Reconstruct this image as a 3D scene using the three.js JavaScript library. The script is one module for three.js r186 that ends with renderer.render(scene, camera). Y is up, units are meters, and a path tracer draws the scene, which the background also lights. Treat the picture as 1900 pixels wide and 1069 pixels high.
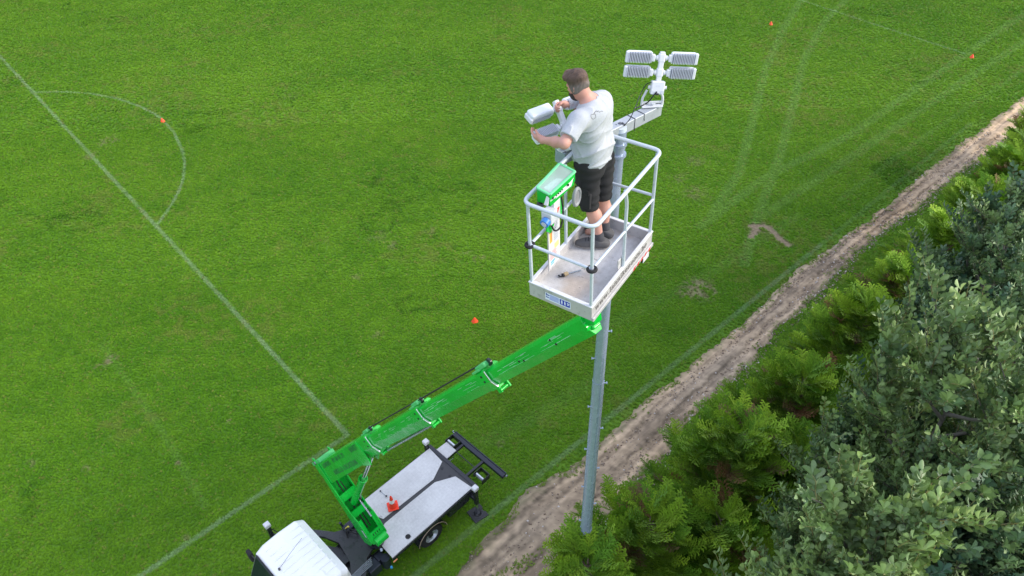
import * as THREE from 'three';
import { mergeGeometries } from 'three/addons/utils/BufferGeometryUtils.js';
import { RoundedBoxGeometry } from 'three/addons/geometries/RoundedBoxGeometry.js';
import { FontLoader } from 'three/addons/loaders/FontLoader.js';
import { TextGeometry } from 'three/addons/geometries/TextGeometry.js';

// ---------------------------------------------------------------- camera, sky, sun, exposure
const V = (x, y, z) => new THREE.Vector3(x, y, z);
const CAMH = 17.5, FPX = 1379.85, PITCH = 0.737999, ROLL = 0.0308936;   // drone camera solved from the pitch markings
const scene = new THREE.Scene();
const camF = V(0, -Math.sin(PITCH), -Math.cos(PITCH)), camU = V(0, Math.cos(PITCH), -Math.sin(PITCH)), camR = V(1, 0, 0);
const camera = new THREE.PerspectiveCamera(2 * Math.atan(534.5 / FPX) * 180 / Math.PI, 1900 / 1069, 0.1, 2000);
camera.position.set(0, CAMH, 0);
camera.up.copy(camU.clone().multiplyScalar(Math.cos(ROLL)).addScaledVector(camR, Math.sin(ROLL)));
camera.lookAt(camera.position.clone().add(camF));
scene.add(camera);

const SUN = V(0.88, 0.47, 0.12).normalize();       // low hazy sun beyond the trees on the right
{
  const W = 512, Hh = 256, data = new Float32Array(W * Hh * 4);
  for (let j = 0; j < Hh; j++) for (let i = 0; i < W; i++) {
    const phi = (i + 0.5) / W * 2 * Math.PI - Math.PI, th = ((j + 0.5) / Hh - 0.5) * Math.PI;
    const d = V(Math.cos(th) * Math.cos(phi), Math.sin(th), Math.cos(th) * Math.sin(phi));
    const e = Math.max(0, d.y), c = Math.max(0, d.dot(SUN));
    const hz = Math.pow(1 - e, 2.2);
    const glow = 0.55 * Math.pow(c, 3) + 1.1 * Math.pow(c, 14);
    let r = 0.43 + 0.10 * hz + glow * 0.62, g = 0.49 + 0.07 * hz + glow * 0.56, b = 0.66 + 0.01 * hz + glow * 0.46;
    if (d.y < 0) { r *= 0.55; g *= 0.55; b *= 0.55; }
    const k = (j * W + i) * 4; data[k] = r; data[k + 1] = g; data[k + 2] = b; data[k + 3] = 1;
  }
  const sky = new THREE.DataTexture(data, W, Hh, THREE.RGBAFormat, THREE.FloatType);
  sky.mapping = THREE.EquirectangularReflectionMapping; sky.magFilter = THREE.LinearFilter; sky.needsUpdate = true;
  scene.background = sky; scene.environment = sky;
}
const sun = new THREE.DirectionalLight(new THREE.Color(1, 0.91, 0.79), 1.5);
sun.position.copy(SUN.clone().multiplyScalar(80)).add(V(4, 0, -15)); sun.target.position.set(4, 0, -15);
sun.castShadow = true; sun.shadow.radius = 22; sun.shadow.mapSize.set(2048, 2048);
Object.assign(sun.shadow.camera, { left: -40, right: 40, top: 40, bottom: -40, near: 1, far: 200 });
scene.add(sun, sun.target);

const renderer = new THREE.WebGLRenderer({ antialias: true });
renderer.toneMapping = THREE.LinearToneMapping;
renderer.toneMappingExposure = 2.35;
renderer.shadowMap.enabled = true;

// ---------------------------------------------------------------- helpers
let seed = 12345;
const rnd = () => { seed = (seed * 1664525 + 1013904223) >>> 0; return seed / 4294967296; };
const rr = (a, b) => a + (b - a) * rnd();
const clamp = (x, a = 0, b = 1) => Math.min(b, Math.max(a, x));
const mix = (a, b, t) => a + (b - a) * t;
const sstep = (a, b, x) => { const t = clamp((x - a) / (b - a)); return t * t * (3 - 2 * t); };
const hash2 = (x, y) => { let h = Math.imul(x | 0, 374761393) + Math.imul(y | 0, 668265263) | 0; h = Math.imul(h ^ (h >>> 13), 1274126177); return ((h ^ (h >>> 16)) >>> 0) / 4294967296; };
function noise(x, y) {
  const xi = Math.floor(x), yi = Math.floor(y), fx = x - xi, fy = y - yi, u = fx * fx * (3 - 2 * fx), v = fy * fy * (3 - 2 * fy);
  const a = hash2(xi, yi), b = hash2(xi + 1, yi), c = hash2(xi, yi + 1), d = hash2(xi + 1, yi + 1);
  return a + (b - a) * u + (c - a) * v + (a - b - c + d) * u * v;
}
const fbm = (x, y, o = 4) => { let s = 0, a = 0.5, n = 0; for (let i = 0; i < o; i++) { s += a * noise(x, y); n += a; x = x * 2.03 + 17.3; y = y * 2.03 - 9.1; a *= 0.5; } return s / n; };
const noise3 = (x, y, z) => (noise(x + z * 1.7, y - z * 0.9) + noise(y * 1.1 + 31, z + x * 0.6) + noise(z * 1.2 - 7, x - y * 0.5 + 3)) / 3;

function ray(x, y) {                                    // direction through a pixel of the 1900 x 1069 photograph
  x -= 950; y -= 534.5; const c = Math.cos(ROLL), s = Math.sin(ROLL), X = c * x - s * y, Y = s * x + c * y;
  return V(0, 0, 0).addScaledVector(camR, X).addScaledVector(camU, -Y).addScaledVector(camF, FPX);
}
const G = (x, y, h = 0) => { const d = ray(x, y); return V(0, CAMH, 0).addScaledVector(d, (h - CAMH) / d.y); };     // on the level h
const onZ = (x, y, z) => { const d = ray(x, y); return V(0, CAMH, 0).addScaledVector(d, z / d.z); };
const onPlane = (x, y, P, n) => { const d = ray(x, y), o = V(0, CAMH, 0); return o.addScaledVector(d, P.clone().sub(o).dot(n) / d.dot(n)); };
const project = (P) => { const q = P.clone().sub(V(0, CAMH, 0)), z = q.dot(camF), X = FPX * q.dot(camR) / z, Y = -FPX * q.dot(camU) / z, c = Math.cos(-ROLL), s = Math.sin(-ROLL); return [950 + c * X - s * Y, 534.5 + s * X + c * Y]; };

// geometries
const plain = (g) => { const q = g.index ? g.toNonIndexed() : g; for (const k of Object.keys(q.attributes)) if (!['position', 'normal', 'uv'].includes(k)) q.deleteAttribute(k); if (!q.attributes.uv) q.setAttribute('uv', new THREE.BufferAttribute(new Float32Array(q.attributes.position.count * 2), 2)); return q; };
function boxUV(g) {                                     // texture coordinates in metres, by the way each face points
  g = plain(g); const p = g.attributes.position, n = g.attributes.normal, uv = g.attributes.uv;
  for (let i = 0; i < p.count; i++) {
    const ax = Math.abs(n.getX(i)), ay = Math.abs(n.getY(i)), az = Math.abs(n.getZ(i));
    if (ay >= ax && ay >= az) uv.setXY(i, p.getX(i), p.getZ(i)); else if (ax >= az) uv.setXY(i, p.getZ(i), p.getY(i)); else uv.setXY(i, p.getX(i), p.getY(i));
  }
  return g;
}
const M4 = () => new THREE.Matrix4();
const basis = (x, y, z, p) => M4().makeBasis(x, y, z).setPosition(p);
function bx(w, h, d, x = 0, y = 0, z = 0, r = 0.008) { const g = r > 0 ? new RoundedBoxGeometry(w, h, d, 2, Math.min(r, w / 2.1, h / 2.1, d / 2.1)) : new THREE.BoxGeometry(w, h, d); g.translate(x, y, z); return boxUV(g); }
function place(g, m) { g = plain(g.clone()); g.applyMatrix4(m); return g; }
function frameAlong(a, b, upHint = V(0, 1, 0)) {        // x axis from a to b
  const x = b.clone().sub(a).normalize(); let z = x.clone().cross(upHint); if (z.length() < 1e-4) z = x.clone().cross(V(1, 0, 0)); z.normalize(); const y = z.clone().cross(x).normalize();
  return { x, y, z };
}
function bar(a, b, w, h, up, r = 0.006) { const f = frameAlong(a, b, up), L = a.distanceTo(b); return place(bx(L, h, w, 0, 0, 0, r), basis(f.x, f.y, f.z, a.clone().add(b).multiplyScalar(0.5))); }
function rod(a, b, r1, r2 = r1, seg = 16) { const f = frameAlong(a, b), L = a.distanceTo(b); const g = new THREE.CylinderGeometry(r2, r1, L, seg); g.rotateZ(-Math.PI / 2); return boxUV(place(g, basis(f.x, f.y, f.z, a.clone().add(b).multiplyScalar(0.5)))); }
function roundPath(pts, rad, n = 6) {                   // a polyline whose corners are rounded
  const out = [pts[0].clone()];
  for (let i = 1; i < pts.length - 1; i++) {
    const p = pts[i], a = pts[i - 1].clone().sub(p), b = pts[i + 1].clone().sub(p), ra = Math.min(rad, a.length() * 0.45, b.length() * 0.45);
    const A = p.clone().add(a.setLength(ra)), B = p.clone().add(b.setLength(ra));
    for (let k = 0; k <= n; k++) { const t = k / n; out.push(A.clone().multiplyScalar((1 - t) * (1 - t)).addScaledVector(p, 2 * t * (1 - t)).addScaledVector(B, t * t)); }
  }
  out.push(pts[pts.length - 1].clone()); return out;
}
function sweep(pts, r, rs = 12, caps = true) {          // round tube through a polyline; r may be a list
  pts = pts.filter((p, i) => i === 0 || p.distanceTo(pts[i - 1]) > 1e-5); const n = pts.length, R = (i) => Array.isArray(r) ? r[Math.min(i, r.length - 1)] : r;
  const P = [], Nn = [], uv = [], id = []; let t = pts[1].clone().sub(pts[0]).normalize(), u = frameAlong(pts[0], pts[1], Math.abs(t.y) > 0.95 ? V(1, 0, 0) : UP).y, L = 0;
  for (let i = 0; i < n; i++) {
    const a = pts[Math.max(0, i - 1)], b = pts[Math.min(n - 1, i + 1)], tt = b.clone().sub(a).normalize();
    u.addScaledVector(tt, -u.dot(tt)).normalize(); const w = tt.clone().cross(u); if (i) L += pts[i].distanceTo(pts[i - 1]);
    for (let k = 0; k <= rs; k++) { const q = k / rs * 2 * Math.PI, d = u.clone().multiplyScalar(Math.cos(q)).addScaledVector(w, Math.sin(q)); P.push(...pts[i].clone().addScaledVector(d, R(i)).toArray()); Nn.push(d.x, d.y, d.z); uv.push(L, q * R(i)); }
    if (i) for (let k = 0; k < rs; k++) { const c = i * (rs + 1) + k, d = c - rs - 1; id.push(d, d + 1, c, c, d + 1, c + 1); }
  }
  if (caps) for (const i of [0, n - 1]) { const o = P.length / 3, tt = pts[i ? n - 1 : 1].clone().sub(pts[i ? n - 2 : 0]).normalize().multiplyScalar(i ? 1 : -1); P.push(...pts[i].toArray()); Nn.push(tt.x, tt.y, tt.z); uv.push(0, 0); for (let k = 0; k <= rs; k++) { const s = (i * (rs + 1) + k) * 3; P.push(P[s], P[s + 1], P[s + 2]); Nn.push(tt.x, tt.y, tt.z); uv.push(0, 0); } for (let k = 0; k < rs; k++) i ? id.push(o, o + 1 + k, o + 2 + k) : id.push(o, o + 2 + k, o + 1 + k); }
  const g = new THREE.BufferGeometry(); g.setAttribute('position', new THREE.Float32BufferAttribute(P, 3)); g.setAttribute('normal', new THREE.Float32BufferAttribute(Nn, 3)); g.setAttribute('uv', new THREE.Float32BufferAttribute(uv, 2)); g.setIndex(id); return plain(g);
}
function slab(pts, depth, bevel = 0.004) {              // polygon in x,y pushed out along z, chamfered
  const s = new THREE.Shape(pts.map((p) => new THREE.Vector2(p[0], p[1])));
  return boxUV(new THREE.ExtrudeGeometry(s, { depth, bevelEnabled: bevel > 0, bevelSize: bevel, bevelThickness: bevel, bevelSegments: 2, steps: 1 }));
}
function flat(pts, y, t, bevel = 0.003) {               // polygon of [x, z] lying level, top face at y
  const g = slab(pts.map((p) => [p[0], -p[1]]), t - 2 * bevel, bevel); g.rotateX(-Math.PI / 2); g.translate(0, y - t + bevel, 0); return boxUV(g);
}
const merged = (gs) => { gs = Array.isArray(gs) ? gs : [gs]; gs = gs.map(plain); return gs.length > 1 ? mergeGeometries(gs) : gs[0]; };

const taken = {};
const numbered = (n) => { if (!(n in taken)) { taken[n] = 0; return n; } taken[n]++; return n + '_' + String(taken[n]).padStart(3, '0'); };
function shadows(o) { o.traverse((c) => { if (c.isMesh) { c.castShadow = true; c.receiveShadow = true; } }); return o; }
function obj(name, gs, mat, parent = scene) {
  const m = new THREE.Mesh(merged(gs), mat); m.name = parent === scene ? numbered(name) : name; m.castShadow = m.receiveShadow = true; parent.add(m); return m;
}
function tag(o, label, category, group, kind) { o.userData.label = label; if (category) o.userData.category = category; if (group) o.userData.group = group; if (kind) o.userData.kind = kind; return o; }
function thing(name, label, category, pos = V(0, 0, 0), turn = 0, group) {
  const o = new THREE.Group(); o.name = numbered(name); o.position.copy(pos); o.rotation.y = turn; scene.add(o); o.updateMatrixWorld(true); return tag(o, label, category, group);
}
function partW(root, name, gs, mat, parent = root) {    // geometries given in world space become a part of the thing
  const g = merged(gs); g.applyMatrix4(root.matrixWorld.clone().invert()); return obj(name, g, mat, parent);
}

// materials
const lin = (r, g, b) => new THREE.Color().setRGB(r, g, b);
const std = (c, rough = 0.6, metal = 0, extra = {}) => new THREE.MeshStandardMaterial({ color: c, roughness: rough, metalness: metal, ...extra });
function tex(n, fn, { srgb = true, repeat = [1, 1], w = n } = {}) {
  const d = new Uint8Array(w * n * 4);
  for (let j = 0; j < n; j++) for (let i = 0; i < w; i++) { const c = fn(i / w, j / n, i, j), k = (j * w + i) * 4; if (typeof c === 'number') { d[k] = d[k + 1] = d[k + 2] = clamp(c) * 255; } else { d[k] = clamp(c[0]) * 255; d[k + 1] = clamp(c[1]) * 255; d[k + 2] = clamp(c[2]) * 255; } d[k + 3] = 255; }
  const t = new THREE.DataTexture(d, w, n); t.wrapS = t.wrapT = THREE.RepeatWrapping; t.repeat.set(...repeat); t.magFilter = THREE.LinearFilter; t.minFilter = THREE.LinearMipmapLinearFilter; t.generateMipmaps = true;
  if (srgb) t.colorSpace = THREE.SRGBColorSpace; t.needsUpdate = true; return t;
}
// tileable noise for wear: blend of shifted copies
const tnoise = (u, v, f, o = 4) => { const s = (x, y) => fbm(x * f, y * f, o); const a = sstep(0, 1, u), b = sstep(0, 1, v); return mix(mix(s(u + 1, v + 1), s(u, v + 1), a), mix(s(u + 1, v), s(u, v), a), b); };
const again = (t, x, y) => { const c = t.clone(); c.repeat.set(x, y); c.needsUpdate = true; return c; };
const grime = tex(512, (u, v) => { const n = tnoise(u, v, 6, 5), f = tnoise(u, v, 40, 3); return 0.80 + 0.22 * n - 0.10 * sstep(0.62, 0.8, f) - 0.08 * sstep(0.55, 0.75, n); }, { repeat: [0.9, 0.9] });
const zinc = tex(512, (u, v) => { const a = tnoise(u, v, 9, 4), f = tnoise(u, v, 60, 2); const t = 0.84 + 0.10 * (a - 0.5) + 0.07 * (f - 0.5); return [t * 0.97, t, t * 1.03]; }, { repeat: [2, 2] });
const roughTex = tex(256, (u, v) => 0.55 + 0.5 * (tnoise(u, v, 8, 5) - 0.5) * 1.6, { srgb: false, repeat: [1.3, 1.3] });
const paintTex = tex(1024, (u, v) => {                    // paint with thin rubbed streaks running lengthwise
  const n = tnoise(u, v, 5, 4), st = tnoise(u, v * 30, 3, 3), sp = tnoise(u, v, 90, 2);
  let k = 0.90 + 0.16 * (n - 0.5); k -= 0.02 * sstep(0.66, 0.76, st); k -= 0.10 * sstep(0.78, 0.84, sp); return k;
}, { repeat: [0.5, 0.5] });
const M = {
  green: std(lin(0.006, 0.58, 0.05), 0.42, 0, { map: paintTex, roughnessMap: roughTex }),
  greenDark: std(lin(0.012, 0.30, 0.04), 0.5, 0, { map: grime }),
  black: std(lin(0.022, 0.024, 0.030), 0.55, 0, { map: grime, roughnessMap: roughTex }),
  blackGloss: std(lin(0.012, 0.013, 0.016), 0.25, 0),
  rubber: std(lin(0.02, 0.02, 0.021), 0.85, 0, { map: grime }),
  steel: std(lin(0.52, 0.55, 0.57), 0.42, 0.75, { map: zinc, roughnessMap: roughTex }),
  chrome: std(lin(0.82, 0.84, 0.86), 0.16, 1),
  galv: std(lin(0.52, 0.58, 0.69), 0.46, 0.3, { map: zinc, roughnessMap: roughTex }),
  alu: std(lin(0.66, 0.67, 0.68), 0.45, 0.45, { map: zinc, roughnessMap: roughTex }),
  rail: std(lin(0.86, 0.89, 0.91), 0.36, 0.15, { map: zinc }),
  white: std(lin(0.80, 0.81, 0.82), 0.35, 0, { map: grime }),
  cabWhite: new THREE.MeshPhysicalMaterial({ color: lin(0.86, 0.87, 0.87), roughness: 0.35, clearcoat: 0.6, clearcoatRoughness: 0.12 }),
  lampWhite: std(lin(0.66, 0.68, 0.71), 0.4, 0),
  lampGrey: std(lin(0.55, 0.58, 0.64), 0.45, 0),
  darkGlass: std(lin(0.012, 0.022, 0.022), 0.08, 0),
  orange: std(lin(0.86, 0.045, 0.010), 0.45, 0),
  cone: std(lin(0.90, 0.075, 0.016), 0.5, 0),
};
const DOWN = V(0, -1, 0), UP = V(0, 1, 0);
// directions of the football pitch: along the touchline, and away from it towards the hedge
const PD = G(1518, 459).sub(G(834, 1017)).normalize(), PN = V(-PD.z, 0, PD.x), PO = G(834, 1017);
const SP = (s, p, y = 0) => PO.clone().addScaledVector(PD, s).addScaledVector(PN, p).setY(y);

// ---------------------------------------------------------------- ground: grass, markings, track
const px2 = (list) => list.map(([x, y]) => { const p = G(x, y); return [p.x, p.z]; });
const segDist = (x, z, pl) => { let m = 1e9; for (let i = 0; i + 1 < pl.length; i++) { const [ax, az] = pl[i], [bx_, bz] = pl[i + 1], dx = bx_ - ax, dz = bz - az, t = clamp(((x - ax) * dx + (z - az) * dz) / (dx * dx + dz * dz)), d = Math.hypot(x - ax - t * dx, z - az - t * dz); if (d < m) m = d; } return m; };
const ext = (pl, k) => { const n = pl.length, a = pl[n - 2], b = pl[n - 1]; return [...pl, [b[0] + (b[0] - a[0]) * k, b[1] + (b[1] - a[1]) * k]]; };
const bbox = (pl, m) => [Math.min(...pl.map((p) => p[0])) - m, Math.max(...pl.map((p) => p[0])) + m, Math.min(...pl.map((p) => p[1])) - m, Math.max(...pl.map((p) => p[1])) + m];
const mark = (pl, w, a) => ({ pl, w, a, bb: bbox(pl, w + 0.2) });
const lines = [
  mark(ext(ext(px2([[645, 808], [290, 420], [0, 105]]), 0.6), 0.01), 0.075, 0.25),
  mark(ext(px2([[645, 808], [407, 969], [262, 1069]]), 1.2), 0.075, 0.23),
  mark(px2([[64, 172], [120, 171], [165, 174], [217, 183], [261, 198], [298, 219], [322, 245], [338, 278], [343, 302], [340, 334], [332, 355], [322, 374], [308, 396], [290, 420]]), 0.06, 0.24),
  mark([[SP(-6, 0).x, SP(-6, 0).z], [SP(17.5, 0.0).x, SP(17.5, 0.0).z]], 0.09, 0.17), mark([[SP(17.5, 0.0).x, SP(17.5, 0.0).z], [SP(30, 0.03).x, SP(30, 0.03).z]], 0.09, 0.07),
  mark(ext(px2([[1790, 100], [1620, 45], [1500, 5]]), 2), 0.06, 0.2),
];
const rolled = [                                         // faint stripes where wheels flattened the grass
  mark(px2([[1500, -20], [1455, 50], [1420, 130], [1395, 230], [1372, 320], [1320, 400]]), 0.25, 0.5), mark(px2([[1590, -20], [1530, 40], [1492, 110], [1468, 210], [1447, 290], [1410, 390], [1380, 490]]), 0.25, 0.5),
  mark(px2([[1990, -30], [1850, 60], [1700, 165], [1580, 250], [1420, 330], [1300, 420]]), 0.26, 0.46), mark(px2([[1990, 20], [1850, 110], [1700, 210], [1560, 305], [1400, 410]]), 0.26, 0.42),
  mark(px2([[1130, 690], [1000, 770], [880, 830]]), 0.3, 0.2), mark(px2([[190, 640], [300, 800], [380, 940]]), 0.14, 0.2), mark(px2([[1900, 130], [1720, 250], [1560, 370]]), 0.15, 0.3), mark(px2([[1140, 600], [1330, 500], [1480, 400]]), 0.25, 0.2),
].map((r) => ({ ...r, bb: bbox(r.pl, 0.8) }));
const bare = [[1300, 535, 0.75, 0.7], [1280, 545, 0.5, 0.6], [1420, 432, 0.12, 0.6], [205, 668, 0.28, 0.7], [185, 683, 0.22, 0.6], [200, 262, 0.6, 0.4], [170, 290, 0.5, 0.3], [540, 180, 0.5, 0.25], [890, 480, 0.3, 0.4], [870, 470, 0.25, 0.35], [1085, 610, 0.35, 0.5], [700, 620, 0.3, 0.35], [700, 440, 0.45, 0.3], [725, 455, 0.35, 0.35], [330, 860, 0.12, 0.6], [427, 783, 0.1, 0.6], [160, 870, 0.14, 0.5], [930, 825, 0.15, 0.55], [1290, 300, 0.6, 0.3], [1290, 360, 0.7, 0.35], [1260, 330, 0.5, 0.3], [660, 515, 0.3, 0.3], [345, 1000, 0.18, 0.4], [60, 860, 0.2, 0.35], [800, 430, 0.3, 0.25]].map(([x, y, r, a]) => { const p = G(x, y); return [p.x, p.z, r, a]; });
const scar = mark(px2([[1393, 440], [1404, 427], [1394, 420], [1418, 419], [1432, 428], [1446, 442], [1463, 454]]), 0.13, 0.9);
const tufty = [[735, 345, 1.3], [720, 330, 0.8], [870, 365, 1.2], [815, 340, 0.9], [705, 410, 0.9], [140, 415, 0.8], [110, 395, 0.7], [780, 565, 0.6], [210, 45, 1.2], [150, 13, 1.0], [395, 225, 1.1], [170, 215, 1.0], [1640, 20, 1.2], [1700, 145, 1.2], [85, 925, 0.7], [800, 460, 0.8], [440, 360, 0.8], [560, 190, 0.9]].map(([x, y, r]) => { const p = G(x, y); return [p.x, p.z, r]; });
const darkQuad = px2([[1612, 312], [1655, 289], [1712, 322], [1665, 357]]);
const inPoly = (x, z, pl) => { let c = false; for (let i = 0, j = pl.length - 1; i < pl.length; j = i++) { const [ax, az] = pl[i], [b, bz] = pl[j]; if ((az > z) !== (bz > z) && x < (b - ax) * (z - az) / (bz - az) + ax) c = !c; } return c; };
const toSP = (x, z) => { const dx = x - PO.x, dz = z - PO.z; return [dx * PD.x + dz * PD.z, dx * PN.x + dz * PN.z]; };
const tL = [[-20, 0.9], [-0.4, 0.68], [0.8, 0.43], [2.7, 0.14], [3.8, 0.36], [4.6, 0.42], [7.3, 0.32], [11, 0.38], [13.5, 0.34], [15.7, 0.18], [20.1, 0.45], [26, 0.42], [34.2, 0.7], [60, 0.9]];
const tR = [[-20, 3.0], [-2, 2.9], [2.4, 2.35], [5.1, 2.0], [8.7, 1.61], [11.8, 1.46], [15.5, 1.34], [17.5, 1.10], [22.2, 1.31], [26.5, 1.52], [31.4, 1.77], [60, 2.0]];
const lerpT = (t, s) => { let i = 0; while (i < t.length - 2 && s > t[i + 1][0]) i++; return mix(t[i][1], t[i + 1][1], clamp((s - t[i][0]) / (t[i + 1][0] - t[i][0]))); };
const trackEdge = (s) => [lerpT(tL, s) + 0.22 * (fbm(s * 1.3, 3, 4) - 0.5) + 0.1 * (noise(s * 7, 9) - 0.5), lerpT(tR, s) + 0.34 * (fbm(s * 1.1, 8, 4) - 0.5) + 0.15 * (noise(s * 6, 19) - 0.5)];

// what the turf is like at a place: colour, paint on it, bare soil
function turf(x, z) {
  let paint = 0, roll = 0, soil = 0;
  for (const l of lines) if (x > l.bb[0] && x < l.bb[1] && z > l.bb[2] && z < l.bb[3]) { const d = segDist(x, z, l.pl); if (d < l.w + 0.05) paint = Math.max(paint, l.a * (1 - sstep(l.w * 0.55, l.w + 0.03, d)) * clamp(0.35 + 1.2 * fbm(x * 2.3 + 5, z * 2.3, 3))); }
  for (const l of rolled) if (x > l.bb[0] && x < l.bb[1] && z > l.bb[2] && z < l.bb[3]) { const d = segDist(x, z, l.pl); roll = Math.max(roll, l.a * (1 - sstep(l.w * 0.4, l.w * 1.2, d))); }
  for (const [bx_, bz, r, a] of bare) { const dx = x - bx_, dz = z - bz; if (Math.abs(dx) < r * 2 && Math.abs(dz) < r * 2) { const q = Math.hypot(dx, dz) / r; soil = Math.max(soil, a * (1 - sstep(0.2, 1.1, q + 0.9 * (fbm(x * 5, z * 5, 3) - 0.5))) * sstep(0.38, 0.55, fbm(x * 9, z * 9, 2))); } }
  if (x > scar.bb[0] && x < scar.bb[1] && z > scar.bb[2] && z < scar.bb[3]) soil = Math.max(soil, 0.95 * (1 - sstep(0.08, 0.2, segDist(x, z, scar.pl) + 0.12 * (noise(x * 12, z * 12) - 0.5))));
  let lush = 0; for (const [bx_, bz, r] of tufty) { const q = Math.hypot((x - bx_) / 1.6, z - bz) / r; if (q < 1.3) lush = Math.max(lush, 0.75 * sstep(0.3, 0.0, Math.abs(q - 0.65 + 1.5 * (fbm(x * 1.6, z * 1.6, 3) - 0.5))) * sstep(0.42, 0.62, fbm(x * 1.3 + 9, z * 1.3, 2))); }
  if (inPoly(x, z, darkQuad)) lush = Math.max(lush, 0.75);
  const a = fbm(x * 0.16 + 3, z * 0.22, 4), b = fbm(x * 0.9, z * 1.3 + 40, 4), c = fbm(x * 4 + 9, z * 4, 3), w = fbm(x * 0.35 + 60, z * 0.5 + 20, 4);
  // yellower worn grass, fresh grass, dark lush grass
  let t = clamp(0.5 + 0.9 * (a - 0.5) + 0.7 * (b - 0.5) + 0.9 * (c - 0.5));
  let col = [mix(0.072, 0.128, t), mix(0.198, 0.272, t), mix(0.007, 0.012, t)];
  const dry = sstep(0.56, 0.72, w) * sstep(0.45, 0.62, c) * 0.34; col = [mix(col[0], 0.17, dry), mix(col[1], 0.165, dry), mix(col[2], 0.045, dry)];
  if (lush) col = [mix(col[0], 0.022, lush * 0.38), mix(col[1], 0.092, lush * 0.38), mix(col[2], 0.010, lush * 0.38)];
  if (roll) col = [mix(col[0], 0.19, roll * 0.62), mix(col[1], 0.34, roll * 0.62), mix(col[2], 0.085, roll * 0.62)];
  if (soil) col = [mix(col[0], 0.27, soil), mix(col[1], 0.20, soil), mix(col[2], 0.13, soil)];
  if (paint) col = [mix(col[0], 0.46, paint), mix(col[1], 0.56, paint), mix(col[2], 0.42, paint)];
  return { col, soil, paint, lush };
}
const toS = (c) => c <= 0.0031308 ? c * 12.92 : 1.055 * Math.pow(c, 1 / 2.4) - 0.055;
const dirtCol = (s, p, w) => {                            // dry sandy soil; w runs 0..1 across the track
  const n = fbm(s * 0.9, p * 2 + 4, 4), f = fbm(s * 8, p * 8, 3), st = fbm(s * 0.22 + 11, p * 11, 3);
  const cl = fbm(s * 3.1 + 5, p * 3.1, 3); let k = 0.80 + 0.4 * (n - 0.5) + 0.7 * (f - 0.5) + 0.9 * (st - 0.5) + 0.35 * (cl - 0.5); const wb = 0.12 * (fbm(s * 0.25, 2, 2) - 0.5); for (const q of [0.22, 0.38, 0.58, 0.74]) { const u = (w - q - wb + 0.03 * (fbm(s * 1.5, q * 9, 2) - 0.5)) / 0.028; k *= 1 - 0.30 * Math.exp(-u * u) * sstep(0.35, 0.6, fbm(s * 0.5 + q * 20, 3, 2)); } const warm = fbm(s * 0.3 + 20, p + 3, 2);
  const damp = sstep(0.55, 0.7, fbm(s * 0.8 + 70, p * 1.6, 3)) * 0.35; k *= 1 - damp;
  return [0.50 * k * (1 + 0.14 * (warm - 0.5)), 0.368 * k, 0.235 * k * (1 - 0.2 * (warm - 0.5))];
};
{
  const X0 = -50, X1 = 50, Z0 = -64, Z1 = 4, W = globalThis.NOGRASS ? 512 : 2048, Hh = globalThis.NOGRASS ? 352 : 1408, d = new Uint8Array(W * Hh * 4);
  for (let j = 0; j < Hh; j++) for (let i = 0; i < W; i++) {
    const x = mix(X0, X1, (i + 0.5) / W), z = mix(Z1, Z0, (j + 0.5) / Hh), k = (j * W + i) * 4; d[k + 3] = 255;
    const vis = Math.abs(x) < 26 - z * 0.9;
    const q = vis ? turf(x, z) : { col: [0.07, 0.17, 0.013] }; const g = 0.62 + 0.38 * hash2(i, j);
    for (let c = 0; c < 3; c++) d[k + c] = clamp(toS(q.col[c] * g)) * 255;
  }
  const t = new THREE.DataTexture(d, W, Hh); t.colorSpace = THREE.SRGBColorSpace; t.wrapS = t.wrapT = THREE.MirroredRepeatWrapping; t.magFilter = THREE.LinearFilter; t.minFilter = THREE.LinearMipmapLinearFilter; t.generateMipmaps = true; t.needsUpdate = true;
  const g = new THREE.PlaneGeometry(800, 800); g.rotateX(-Math.PI / 2); const p = g.attributes.position;
  for (let i = 0; i < p.count; i++) g.attributes.uv.setXY(i, (p.getX(i) - X0) / (X1 - X0), (p.getZ(i) - Z1) / (Z0 - Z1));
  const ground = new THREE.Mesh(g, std(lin(1, 1, 1), 0.95, 0, { map: t })); ground.name = 'pitch_ground'; ground.receiveShadow = true; scene.add(ground);
  tag(ground, 'green football pitch ground with faded white markings', null, null, 'structure');
}
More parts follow.
